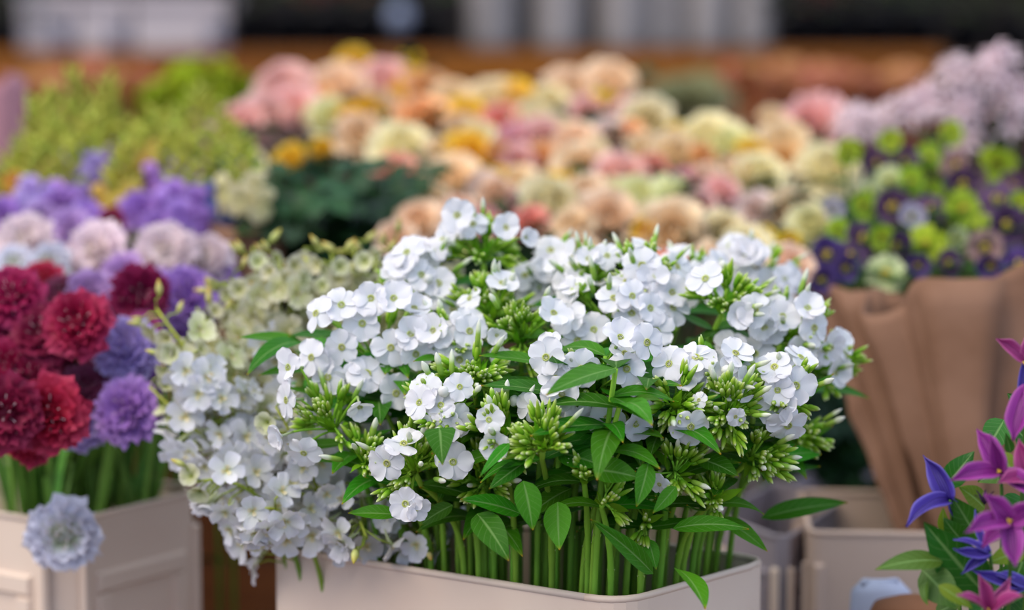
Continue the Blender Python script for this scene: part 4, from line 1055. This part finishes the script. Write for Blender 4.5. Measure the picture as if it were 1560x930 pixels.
def wrap(name, label, bottom, top, r0, r1, mat, seed, folds=7, amp=.012, sq=.6, topwave=.02, arc=(0, 2 * math.pi), vfold=None):
    """cone of crumpled paper from bottom point to top centre"""
    q = random.Random(seed); nu, nv = 26, 96
    ax = (top - bottom); x = Vector((1, 0, 0)); yv = ax.normalized().cross(x).normalized()
    ph = [(q.uniform(0, 6.28), q.uniform(.5, 1)) for _ in range(8)]
    cr = [(q.uniform(0, 1), q.uniform(0, 6.28), q.uniform(-2.5, 2.5), q.uniform(.5, 1)) for _ in range(14)]
    V = []; T = []
    for i in range(nu + 1):
        u = i / nu
        for j in range(nv):
            a = 2 * math.pi * j / nv
            r = r0 + (r1 - r0) * u ** .85
            pl = abs(((a * folds / (2 * math.pi) + .25 * math.sin(3 * a + ph[0][0]) + .2 * u * math.sin(2 * a + ph[1][0])) % 1) - .5) * 2
            r += amp * (.25 + .75 * u) * (pl - .5) * 1.4
            for (cu, ca, sl, am) in cr:
                dd = (u - cu) + sl * .12 * math.sin(a - ca); wv = math.cos(a - ca)
                if wv > .3: r += amp * .55 * am * (wv - .3) * math.exp(-(dd / .045) ** 2)
            h = u * (1 + topwave * (math.sin(2 * a + ph[2][0]) + .6 * math.sin(5 * a + ph[3][0])) * u)
            p = bottom + ax * h + x * (r * math.cos(a)) + yv * (r * sq * math.sin(a))
            V.append(tuple(p)); T.append(u)
    F = [(i * nv + j, i * nv + (j + 1) % nv, (i + 1) * nv + (j + 1) % nv, (i + 1) * nv + j) for i in range(nu) for j in range(nv)]
    t = thing(name, label, 'paper wrap', bottom)
    o = part(t, 'paper_cone', MB().add(V, F, T).mesh('paper_cone', mat))
    so = o.modifiers.new('thickness', 'SOLIDIFY'); so.thickness = .0015
    # overlapping free edge of the sheet
    V = []; a0 = q.uniform(4.0, 4.4)
    for i in range(13):
        u = i / 12
        for j in range(5):
            a = a0 + j / 4 * (.25 + .45 * u); r = (r0 + (r1 - r0) * u ** .85) + amp * .75 + .004 + .002 * j
            p = bottom + ax * (u * 1.0) + x * (r * math.cos(a)) + yv * (r * sq * math.sin(a)); V.append(tuple(p))
    F = [(i * 5 + j, i * 5 + j + 1, (i + 1) * 5 + j + 1, (i + 1) * 5 + j) for i in range(12) for j in range(4)]
    o = part(t, 'paper_flap', MB().add(V, F).mesh('paper_flap', mat)); so = o.modifiers.new('thickness', 'SOLIDIFY'); so.thickness = .0015
    return t


wrap('paper_wrap', 'wide crumpled brown paper wrap around the dark hellebores, larger of two', P(1520, 960, 2.44), P(1488, 446, 2.50), .024, .110, m_kraft, 3, folds=6, amp=.020, topwave=.05)
wrap('paper_wrap', 'narrow brown paper wrap leaning behind the larger one beside the phlox', P(1432, 880, 2.50), P(1316, 455, 2.56), .026, .050, m_kraft, 8, folds=4, amp=.013)
wrap('paper_wrap', 'brown paper wrap low around the snapdragons between scabiosas and roses', P(372, 620, 2.72), P(374, 348, 2.72), .03, .042, m_kraft, 12, folds=5, amp=.008)
wrap('paper_wrap', 'mauve paper wrap cut off by the edge of view beside the snapdragons', P(-25, 620, 3.1), P(-18, 125, 3.2), .035, .045, m_mauve, 14, folds=5, amp=.008)

# ------------------------------------------------------------------ clematis at the lower right, close to the lens
def ribbon(root, c, tip, wpx, d0, d1, mat, bend=(0, 0, 0), nrm=(0, -1, .3), prof=prof_lance, name='petal', cup=.55, wav=.045):
    tw = rnd.uniform(-.7, .7)
    a = P(c[0], c[1], d0); b = P(tip[0], tip[1], d1); L = (b - a).length
    mid = (a + b) / 2 + Vector(bend) * L
    W = wpx / FPX * d0; nu, nv = 14, 12
    cp = bez(a, mid, b, n=nu); V = []; T = []; S = []
    for i, p in enumerate(cp):
        u = i / nu; dr = (cp[min(i + 1, nu)] - cp[max(i - 1, 0)]).normalized()
        n = Vector(nrm); n = (n - dr * n.dot(dr)).normalized(); n = (Matrix.Rotation(tw * u, 3, dr) @ n).normalized(); x = dr.cross(n)
        pw = prof(u) * W / 2
        for j in range(nv + 1):
            v = j / nv * 2 - 1
            q = p + x * (v * pw * (1 + .08 * math.sin(9 * u + v))) + n * (cup * v * v * pw + wav * W * math.sin(7 * u + 2.5 * v) + .07 * pw * math.cos(3 * math.pi * v) * math.sin(math.pi * u))
            V.append(tuple(q)); T.append(u); S.append(v)
    F = [(i * (nv + 1) + j, i * (nv + 1) + j + 1, (i + 1) * (nv + 1) + j + 1, (i + 1) * (nv + 1) + j) for i in range(nu) for j in range(nv)]
    o = part(root, name, MB().add(V, F, T, S).mesh(name, mat))
    so = o.modifiers.new('thickness', 'SOLIDIFY'); so.thickness = .0005
    return o


def prof_clem(u): return max(.03, .45 + .55 * math.sin(math.pi * min(1, u * 1.15) ** .9)) * (1 - max(0, (u - .62) / .38) ** 1.6) if u < 1 else .02


CB = P(1540, 1120, 1.98)
container('flower_bucket', 'cream bucket holding the magenta and violet clematis', rect_at(CB + Vector((.02, .03, 0)), R(10), .22, .18), .50, .02, nround=3)


def clem(label, c, d, petals, mat, stamen=True):
    ctr = P(c[0], c[1], d); B = Vector((CB.x + (ctr.x - CB.x) * .3, CB.y + .03, .05))
    t = thing('clematis', label, 'flower', B, 'clematis in the bottom corner')
    pts = bez(B, Vector((B.x, B.y, .45)), ctr + Vector((.012, .03, -.03)), ctr, n=10)
    part(t, 'stem', MB().add(*tube(pts, .0022, .0014, 6)).mesh('stem', M['dark_stem']))
    for pt in petals:
        tip, wpx, dt = pt[:3]; bend = pt[3] if len(pt) > 3 else (0, -.12, 0); nm = pt[4] if len(pt) > 4 else (0, -1, .3)
        ribbon(t, c, tip, wpx, d, d + dt, pt[5] if len(pt) > 5 else mat, bend, nm, prof_clem)
    if stamen:
        mb = MB()
        for k in range(8):
            v = rdir(Vector((-.3, -.9, .2)).normalized(), .5); mb.add(*tube([ctr, ctr + v * .005], .0005, .0007, 4))
        part(t, 'stamens', mb.mesh('stamens', M['stamen']), kind='stuff')
    return t


cA = clem('magenta clematis bell with upright and sideways petals above the leaves', (1524, 720), 1.9,
    [((1488, 654), 36, .01, (.02, -.15, .05), (.3, -1, .1)), ((1447, 732), 34, -.02, (0, -.15, .14), (0, -.6, .8)), ((1508, 662), 26, -.02, (.1, -.1, 0), (-.5, -1, 0)), ((1590, 760), 32, -.02, (0, -.1, .1), (.2, -.9, .5))], M['magenta'])
clem('large magenta clematis star with drooping petals over the violet ones', (1538, 795), 1.86,
    [((1500, 752), 36, -.01, (.05, -.15, -.05), (-.3, -1, .3)), ((1470, 812), 34, -.03, (0, -.1, .15), (0, -.7, .7)), ((1547, 866), 38, -.02, (-.05, -.15, 0), (0, -1, .1)), ((1600, 770), 36, -.02, (0, -.1, .1), (.2, -.9, .4)), ((1495, 835), 30, .01, (0, -.1, .1), (-.2, -.8, .5))], M['magenta'])
clem('pink clematis star at the bottom corner with a reddish petal', (1508, 932), 1.87,
    [((1492, 876), 24, -.01, (.02, -.1, 0), (.2, -1, 0)), ((1458, 906), 26, -.02, (0, -.1, .1), (0, -.7, .7)), ((1560, 908), 30, -.03, (0, -.1, .12), (0, -.7, .7)), ((1540, 880), 22, .01, (0, -.1, 0), (-.2, -1, .2))], M['pinkish'])
clem('highest magenta clematis with a pointed petal and dark calyx', (1562, 552), 1.92, [((1518, 516), 26, -.01, (0, -.1, .08), (0, -.7, .7)), ((1556, 640), 14, 0, (-.05, 0, 0), (-.3, -1, 0), M['violet']), ((1600, 530), 26, 0), ((1572, 500), 24, 0)], M['pinkish'])
clem('magenta clematis half cut by the frame below the highest one', (1568, 592), 1.91, [((1543, 672), 42, -.01, (-.1, -.15, 0), (-.3, -1, 0)), ((1572, 680), 40, 0, (.05, -.1, 0), (.3, -1, 0)), ((1610, 640), 36, 0)], M['magenta'])
clem('pink clematis petal at the frame edge above the drooping star', (1570, 732), 1.9, [((1552, 668), 32, 0, (-.05, -.15, 0), (-.2, -1, 0)), ((1520, 735), 30, -.02, (0, -.1, .12), (0, -.7, .7)), ((1610, 700), 30, 0)], M['pinkish'])
cV = clem('violet-blue clematis with two long petals reaching out before the brown paper', (1446, 762), 1.93,
    [((1406, 694), 34, .01, (.1, -.12, .02), (-.3, -1, .1)), ((1380, 803), 32, -.02, (-.05, -.15, .28), (-.1, -.8, .6)), ((1470, 800), 20, .02, (0, 0, 0), (.3, -1, 0))], M['violet'], False)
clem('violet clematis with narrow curled petals beside the large green leaf', (1508, 842), 1.9,
    [((1452, 822), 17, 0, (0, -.05, .12), (0, -.6, .8)), ((1453, 836), 19, -.01, (0, -.05, -.16), (0, -.7, .7)), ((1464, 876), 16, 0, (0, -.05, .1), (0, -.8, .6)), ((1486, 776), 12, .01, (-.15, 0, 0), (-.3, -1, 0))], M['violet'], False)
clem('violet clematis with narrow petals lowest, just above the pink star', (1565, 893), 1.9,
    [((1480, 868), 22, 0, (0, -.05, -.08), (0, -.7, .7)), ((1515, 874), 24, 0, (0, -.1, .06), (0, -.7, .7)), ((1506, 912), 20, 0, (0, -.05, .04), (0, -.7, .7))], M['violet'], False)
for base, tip, wpx, d0, d1, nrm, pf, mt, cv in [
    ((1500, 905), (1408, 797), 74, 1.93, 1.9, (-.3, -1, .2), prof_leaf, M['clem_leaf'], -.3), ((1436, 856), (1334, 866), 36, 1.91, 1.89, (0, -.7, .7), prof_leaf, M['clem_leaf_olive'], -.8),
    ((1405, 868), (1462, 928), 54, 1.92, 1.9, (-.3, -.9, .4), prof_leaf, M['clem_leaf_olive'], -.4), ((1412, 886), (1412, 922), 16, 1.91, 1.9, (-.7, -.7, .1), prof_leaf, M['clem_leaf_olive'], -1.6),
    ((1440, 742), (1484, 688), 38, 1.96, 1.95, (-.3, -1, .2), prof_leaf, M['clem_leaf'], -.5), ((1490, 822), (1452, 758), 46, 1.95, 1.93, (-.1, -1, .2), prof_leaf, M['clem_leaf'], -.4),
    ((1470, 830), (1438, 790), 34, 1.94, 1.93, (-.3, -1, .2), prof_leaf, M['clem_leaf'], -.6), ((1500, 775), (1462, 742), 40, 1.96, 1.94, (0, -.8, .5), prof_leaf, M['clem_lime'], -.5),
    ((1445, 815), (1436, 775), 22, 1.95, 1.94, (-.6, -.8, .1), prof_leaf, M['clem_lime'], -1.0), ((1430, 892), (1482, 928), 26, 1.89, 1.88, (0, -.8, .6), prof_leaf, M['clem_lime'], -.4),
    ((1540, 690), (1532, 660), 16, 1.93, 1.92, (0, -1, 0), prof_lance, M['clem_leaf'], -.2), ((1520, 690), (1545, 720), 30, 1.95, 1.93, (.2, -1, .2), prof_leaf, M['clem_lime'], -.3),
    ((1560, 840), (1505, 858), 34, 1.93, 1.91, (0, -.8, .6), prof_leaf, M['clem_lime'], -.4), ((1570, 820), (1540, 900), 60, 1.96, 1.96, (0, -1, .1), prof_leaf, M['clem_leaf'], -.4),
    ((1560, 760), (1520, 800), 50, 1.97, 1.96, (0, -1, .2), prof_leaf, M['clem_leaf'], -.4), ((1510, 900), (1480, 960), 50, 1.95, 1.93, (0, -1, .3), prof_leaf, M['clem_leaf'], -.4),
    ((1530, 640), (1500, 690), 44, 1.99, 1.97, (-.2, -1, .2), prof_leaf, M['clem_leaf'], -.4), ((1550, 700), (1490, 735), 50, 1.98, 1.97, (-.1, -.9, .4), prof_leaf, M['clem_leaf_olive'], -.4),
    ((1560, 870), (1500, 930), 56, 1.97, 1.95, (-.1, -.9, .4), prof_leaf, M['clem_leaf'], -.4), ((1500, 850), (1475, 880), 40, 1.97, 1.95, (-.1, -.9, .4), prof_leaf, M['clem_leaf_olive'], -.4), ((1580, 640), (1535, 600), 40, 2.0, 1.99, (0, -1, .2), prof_leaf, M['clem_leaf'], -.4),
    ((1425, 935), (1470, 915), 28, 1.93, 1.92, (0, -.8, .6), prof_leaf, M['clem_leaf_olive'], -.3), ((1575, 930), (1520, 950), 60, 1.96, 1.96, (0, -1, .3), prof_leaf, M['clem_leaf'], -.3), ((1590, 700), (1545, 650), 44, 2.0, 2.0, (0, -1, .1), prof_leaf, M['clem_leaf'], -.3)]:
    me, mm = leaf_between(base, tip, wpx, d0, d1, mt, prof=pf, nrm=nrm, curl=cv, fold=.12, rs=rnd.uniform(0, 6)); part(cV, 'leaf', me, mm)
a = P(1500, 770, 1.92)
mb = MB()
for k in range(6): mb.add(*petal(.014, .004, 4, 2, prof_lance, tilt=1.2, curl=-.5), m=face(a, Vector((-.1, -.3, 1))) @ Matrix.Rotation(k * 1.05, 4, 'Z'))
part(cV, 'dark_sepals', mb.mesh('dark_sepals', petal_mat('dark_sepal', [(0, '#33203f'), (1, '#4a3050')])))

# things low by the beige bucket
p = P(1347, 895, 2.27)
m_blue = solid_mat('pale_blue_paper', '#aeb2c4', .7, '#a4a8bc', nscale=12, bump=.1)
t = thing('paper_bag', 'pale blue paper bag standing against the beige bucket', 'bag', (p.x, p.y, 0))
sk = [(.034, .0), (.034, .44), (.033, .50), (.028, p.z - .004), (.018, p.z + .006)]
V = []; F = []
for r_, z in sk:
    for j in range(16):
        an = 2 * math.pi * j / 16; V.append((p.x - .003 + r_ * math.cos(an), p.y + .6 * r_ * math.sin(an), z + .0015 * math.sin(3 * an)))
for k in range(len(sk) - 1):
    for j in range(16): F.append((k * 16 + j, k * 16 + (j + 1) % 16, (k + 1) * 16 + (j + 1) % 16, (k + 1) * 16 + j))
F.append(tuple(range(16))[::-1]); F.append(tuple((len(sk) - 1) * 16 + j for j in range(16)))
part(t, 'bag_body', MB().add(V, F).mesh('bag_body', m_blue))
part(t, 'folded_top', MB().add(*tube([Vector((p.x - .022, p.y - .004, p.z + .004)), Vector((p.x + .012, p.y - .004, p.z + .007))], .003, n=6)).mesh('folded_top', m_blue))
p = P(1392, 912, 2.2)
m_bbag = solid_mat('brown_card', '#7a4e30', .7, '#6a4228', nscale=10)
t = thing('flower_pot', 'round brown pot upside down before the beige bucket', 'pot', (p.x, p.y, 0))
part(t, 'pot_body', MB().add(*lathe([(.05, 0), (.05, .35), (.047, p.z - .03), (.036, p.z - .006), (.018, p.z)], 24), m=Matrix.Translation((p.x, p.y, 0))).mesh('pot_body', m_bbag))
part(t, 'pot_rim', MB().add(*lathe([(.052, 0), (.056, .01), (.056, .035), (.052, .04)], 24), m=Matrix.Translation((p.x, p.y, 0))).mesh('pot_rim', m_bbag))

# ------------------------------------------------------------------ wooden crate in the gap, background buckets
m_wood = solid_mat('brown_wood', '#6f3f1c', .6, '#5a3014', nscale=4, stretch=(1, 8, 8), bump=.1)


def crate(label, x0, x1, z0, z1, y, depth, nsl, mat):
    t = thing('wooden_crate', label, 'crate', ((x0 + x1) / 2, y + depth / 2, z0))
    h = (z1 - z0) / nsl
    for k in range(nsl):
        for yy in (y, y + depth):
            v, f = box(((x0 + x1) / 2, yy, z0 + h * (k + .5)), (x1 - x0, .014, h - .008)); part(t, 'slat', MB().add(v, f).mesh('slat', mat, False))
        for xx in (x0, x1):
            v, f = box((xx, y + depth / 2, z0 + h * (k + .5)), (.014, depth, h - .008)); part(t, 'slat', MB().add(v, f).mesh('slat', mat, False))
    for xx in (x0 + .02, x1 - .02):
        for yy in (y + .018, y + depth - .018):
            v, f = box((xx, yy, (z0 + z1) / 2), (.024, .024, z1 - z0)); part(t, 'corner_post', MB().add(v, f).mesh('corner_post', mat, False))
    v, f = box(((x0 + x1) / 2, y + depth / 2, z0 + .01), (x1 - x0 - .01, depth - .01, .012)); part(t, 'crate_floor', MB().add(v, f).mesh('crate_floor', mat, False))
    return t


p0 = P(-60, 690, 2.78); p1 = P(470, 690, 2.78)
crate('brown slatted wooden crate seen in the gap between the two cream buckets', p0.x, p1.x, 0, p0.z, p0.y, .3, 5, m_wood)

# buckets hidden under the rose bed and the rest, so that the stems stand in something
for k, (x, d, lab) in enumerate([(560, 2.95, 'cream flower bucket deep in shade under the roses, nearest the snapdragons'), (800, 2.95, 'cream flower bucket deep in shade under the middle of the roses'), (1060, 2.98, 'cream flower bucket deep in shade under the last roses')]):
    c = P(x, 500, d); container('flower_bucket', lab, rect_at(c + Vector((0, .15, 0)), R(0), .2, .3), .62, .02, nround=1)

# ------------------------------------------------------------------ background: shelf, pots, plants
m_beam = solid_mat('orange_wood', '#8f5304', .55, '#784202', nscale=3, stretch=(.6, 6, 6))
m_shelf_dark = solid_mat('dark_wood', '#33241c', .7, '#2a1c16', nscale=4)
D = 6.0
xl, xr = P(-30, 100, D).x, P(1436, 100, D).x
zt, zb_ = P(0, 76, D).z, P(0, 128, D).z; yb = P(780, 100, D).y
t = thing('display_bench', 'long bench with an orange wooden front board across the back', 'bench', ((xl + xr) / 2, yb, 0))
v, f = box(((xl + xr) / 2, yb, (zt + zb_) / 2), (xr - xl, .03, zt - zb_)); part(t, 'front_board', MB().add(v, f).mesh('front_board', m_beam, False))
v, f = box(((xl + xr) / 2, yb + .4, zt - .02), (xr - xl, .76, .03)); part(t, 'bench_top', MB().add(v, f).mesh('bench_top', m_shelf_dark, False))
v, f = box(((xl + xr) / 2, yb + .06, zb_ / 2), (xr - xl, .02, zb_)); part(t, 'lower_panel', MB().add(v, f).mesh('lower_panel', solid_mat('brown_panel', '#5a3a2c', .7, '#4c3024'), False))
for xx in (xl + .05, (xl + xr) / 2, xr - .05):
    v, f = box((xx, yb + .6, zt / 2 - .02), (.06, .06, zt - .04)); part(t, 'bench_leg', MB().add(v, f).mesh('bench_leg', m_shelf_dark, False))
CX = xr + .47
v, f = box((CX, yb + .3, zt / 2 - .02), (.8, .5, zt - .06)); V2, F2 = v, f
t = thing('dark_cabinet', 'dark low cabinet at the end of the orange-fronted bench', 'cabinet', (CX, yb + .3, 0))
part(t, 'cabinet_body', MB().add(V2, F2).mesh('cabinet_body', m_shelf_dark, False))
v, f = box((CX, yb + .3, zt - .04), (.86, .56, .03)); part(t, 'cabinet_top', MB().add(v, f).mesh('cabinet_top', m_shelf_dark, False))
v, f = box((CX - .15, yb + .04, zt / 2), (.3, .02, zt * .8)); part(t, 'cabinet_door', MB().add(v, f).mesh('cabinet_door', m_shelf_dark, False))

m_zinc = solid_mat('zinc_grey', '#a09894', .5, '#8c8684', nscale=6, stretch=(1, 1, .3))
ZB = [(752, 42), (852, 40), (952, 42), (1016, 26), (1080, 36), (1148, 34)]
for k, (x, hw) in enumerate(ZB):
    p = P(x, 74, 6.25); r = hw / FPX * 6.25
    t = thing('zinc_bucket', f'tall grey zinc bucket on the back bench, {nth(k, len(ZB))} of the row', 'bucket', (p.x, p.y, zt), 'grey zinc buckets on the back bench')
    part(t, 'bucket_body', MB().add(*lathe([(r * .86, zt), (r * .9, zt + .02), (r * 1.05, zt + .3), (r * 1.05, zt + .31), (r * 1.0, zt + .31), (r * .85, zt + .03)], 24), m=Matrix.Translation((p.x, p.y, 0))).mesh('bucket_body', m_zinc))
    part(t, 'bucket_rim', MB().add(*tube([Vector((p.x + r * 1.05 * math.cos(q * .2618), p.y + r * 1.05 * math.sin(q * .2618), zt + .31)) for q in range(25)], .004, n=6)).mesh('bucket_rim', m_zinc))
m_white = solid_mat('white_crate', '#cfc2c0', .6, '#c4b6b4', nscale=5)
for k, (x0, x1) in enumerate([(34, 112), (118, 196), (204, 345)]):
    a = P(x0, 72, 6.2); b = P(x1, 72, 6.2); h = 72 / FPX * 6.2
    t = thing('white_crate', f'white foam crate on the bench\'s far end, {nth(k, 3)} of three', 'crate', ((a.x + b.x) / 2, a.y, zt), 'white foam crates on the back bench')
    W_ = b.x - a.x
    for nm, cc, ss in (('front_wall', ((a.x + b.x) / 2, a.y, zt + h * .5), (W_, .02, h)), ('back_wall', ((a.x + b.x) / 2, a.y + .25, zt + h * .5), (W_, .02, h)), ('end_wall', (a.x + .01, a.y + .125, zt + h * .5), (.02, .25, h)), ('end_wall', (b.x - .01, a.y + .125, zt + h * .5), (.02, .25, h)),
                      ('crate_bottom', ((a.x + b.x) / 2, a.y + .125, zt + .01), (W_, .25, .02)), ('crate_lid', ((a.x + b.x) / 2, a.y + .12, zt + h + .012), (W_ + .01, .29, .024))):
        v, f = box(cc, ss); part(t, nm, MB().add(v, f).mesh(nm, m_white, False))
    v, f = box((b.x - .025, a.y - .012, zt + h * .28), (.045, .01, h * .34)); part(t, 'grip_hole_shade', MB().add(v, f).mesh('grip_hole_shade', solid_mat('slot_shade', '#5a6078'), False))  # solid dark block, coloured like the shade inside a grip slot

m_dpot = solid_mat('dark_pot', '#1f2024', .35, '#181a1e', spec=.4)
m_dleaf = petal_mat('dark_leaf', [(0, '#2e3a14'), (1, '#36461a')], var=.3, transl=.2, hue=.05)  # dark olive-green foliage colour
m_rleaf = petal_mat('reddish_leaf', [(0, '#6a3018'), (1, '#7a3a20')], var=.3, transl=.2, hue=.03)
me_leafc = MB().add(*petal(.07, .04, 4, 3, prof_leaf, tilt=.2, curl=-.8)).mesh('leaf', m_dleaf)


def pot_plant(label, x, d, z, rpot, hp, nleaf, spread, leafmat, potmat, group=None, leaf=None, h0=0, name='potted_plant', top=.12, s=1.0):
    p = P(x, 60, d); t = thing(name, label, 'plant', (p.x, p.y, z), group)
    part(t, 'pot', MB().add(*lathe([(rpot * .72, z), (rpot * .98, z + hp), (rpot * 1.06, z + hp), (rpot * 1.06, z + hp * 1.12), (rpot * .95, z + hp * 1.12)], 20), m=Matrix.Translation((p.x, p.y, 0))).mesh('pot', potmat))
    c = Vector((p.x, p.y, z + hp * 1.1))
    for k in range(nleaf):
        v = rdir(Z, 1.45); q = rnd.uniform(.2, 1)
        part(t, 'leaf', leaf or me_leafc, along(c + Vector((v.x * spread * q, v.y * spread * q, v.z * top * rnd.uniform(.5, 1))), Vector((v.x, v.y, v.z + rnd.uniform(-.2, .6))), Z + Vector((0, -.3, 0)), s=rnd.uniform(.8, 1.3) * s), mat=leafmat)
    return t


for k, x in enumerate([380, 440, 500, 560, 650]):
    pot_plant(f'dark potted plant on the back bench before the zinc buckets, {nth(k, 5)} of five', x, 6.2, zt, .055, .09, 12, .07, m_rleaf if k == 2 else m_dleaf, m_dpot, 'dark potted plants on the bench, near the white crates')
for k, x in enumerate([1215, 1275, 1335, 1395]):
    pot_plant(f'dark potted plant beyond the zinc buckets on the back bench, {nth(k, 4)} of four', x, 6.2, zt, .055, .09, 12, .07, m_rleaf if k == 1 else m_dleaf, m_dpot, 'dark potted plants on the bench, beyond the zinc buckets')
for k, x in enumerate([1470, 1540]):
    pot_plant(f'dark potted plant on the dark low cabinet, {nth(k, 2)} of two', x, 6.25, zt - .02, .055, .09, 12, .07, m_dleaf, m_dpot, 'dark potted plants on the cabinet')
pot_plant('dark green bushy plant in the far corner beside the white crates', -15, 6.2, zt, .08, .06, 40, .12, m_dleaf, m_dpot, top=.2)
# grey-blue ball and stand, added in place of a round blurred light
p = P(609, 25, 6.05); t = thing('light_spot_ball', 'small grey-blue ball on a stand, in place of a blurred light, before the dark pots', 'light spot', (p.x, p.y, zt))
part(t, 'globe', MB().add(*lathe([(.0005, -.03)] + [(.03 * math.sin(a), -.03 * math.cos(a)) for a in np.linspace(.25, 2.9, 12)] + [(.0005, .03)], 18), m=Matrix.Translation(p)).mesh('globe', solid_mat('light_spot_grey', '#8a94ac', .2)))
part(t, 'stand', MB().add(*lathe([(.02, zt), (.02, zt + .004), (.004, zt + .008), (.004, p.z - .028)], 12), m=Matrix.Translation((p.x, p.y, 0))).mesh('stand', m_dpot))

# rust-leaved heucheras and the green chrysanthemum mound between roses and bench
m_rust = petal_mat('rust_leaf', [(0, '#a4603e'), (1, '#bc7a54')], var=.15, transl=.25, hue=.02)
m_terra = solid_mat('terracotta', '#9a5a3e', .8, '#8a4e36')
me_round = MB().add(*petal(.05, .05, 4, 4, prof_round, tilt=.3, curl=-.9, ruf=.002, fr=3)).mesh('leaf', m_rust)
for k, (x, y, d) in enumerate([(50, 125, 4.4), (130, 128, 4.5), (195, 150, 4.5), (1140, 165, 4.6), (1215, 150, 4.6), (1290, 145, 4.5), (1365, 140, 4.5), (1050, 175, 4.4)]):
    z = P(x, y, d).z; side = 'behind the snapdragons' if x < 700 else 'behind the roses near the nerines'
    n_ = 3 if x < 700 else 5; kk = k if x < 700 else sorted([1140, 1215, 1290, 1365, 1050]).index(x)
    zz = P(100, 150, 4.45).z - .175
    pot_plant(f'rust-leaved heuchera plant {side}, {nth(kk, n_)} of {"three" if n_ == 3 else "five"}', x, d, zz, .06, .1, 46, .075, m_rust if x != 1050 else petal_mat('olive_leaf', [(0, '#6c6c44'), (1, '#84845a')], var=.1), m_terra, 'rust-leaved heucheras', me_round, name='heuchera', top=.09)
# two plank tables carry them
for lab, xa, xb in (('plank table behind the snapdragons carrying rust-leaved plants', -60, 420), ('plank table behind the roses carrying rust-leaved plants', 1000, 1440)):
    a = P(xa, 120, 4.36); b = P(xb, 120, 4.7); z = P(100, 150, 4.45).z - .175
    t = thing('plank_table', lab, 'table', ((a.x + b.x) / 2, 4.5, 0))
    for k in range(4):
        v, f = box(((a.x + b.x) / 2, 4.33 + k * .13, z - .012), (b.x - a.x, .122, .022)); part(t, 'plank', MB().add(v, f).mesh('plank', m_shelf_dark, False))
    for xx in (a.x + .05, b.x - .05):
        for yy in (4.32, 4.7):
            v, f = box((xx, yy, z / 2 - .012), (.05, .05, z - .024)); part(t, 'table_leg', MB().add(v, f).mesh('table_leg', m_shelf_dark, False))
# green pompon chrysanthemum mound
p = P(310, 178, 3.7); Rm = 92 / FPX * 3.7
t = thing('chrysanthemum', 'round bright green chrysanthemum mound behind the snapdragons', 'plant', (p.x, p.y, 0))
part(t, 'pot', MB().add(*lathe([(.07, .0), (.075, .2), (.09, p.z - .14), (.095, p.z - .13), (.09, p.z - .10)], 20), m=Matrix.Translation((p.x, p.y, 0))).mesh('pot', m_terra))
mb = MB()
for k in range(14): mb.add(*tube([Vector((p.x, p.y, p.z - .12)), p + rdir(Z, 1.3) * Rm * .7], .003, n=4))
part(t, 'branches', mb.mesh('branches', M['mid_leaf']))
mb = MB()
for k in range(26):
    dv = rdir(Z, 1.3); mb.add(*petal(.016, .007, 3, 2, prof_round, tilt=.3, curl=-.2), m=along(dv * .003, dv, Vector((0, 0, 1))))
me_pom = mb.mesh('pompon_bloom', petal_mat('green_pompon', [(0, '#98b024'), (1, '#b6c632')], var=.2, hue=.02, transl=.35))
for k in range(120):
    v = rdir(Z, 1.75); q = rnd.uniform(.7, 1); part(t, 'pompon_bloom', me_pom, face(p + Vector((v.x * Rm, v.y * Rm, v.z * Rm * .85)) * q, v))
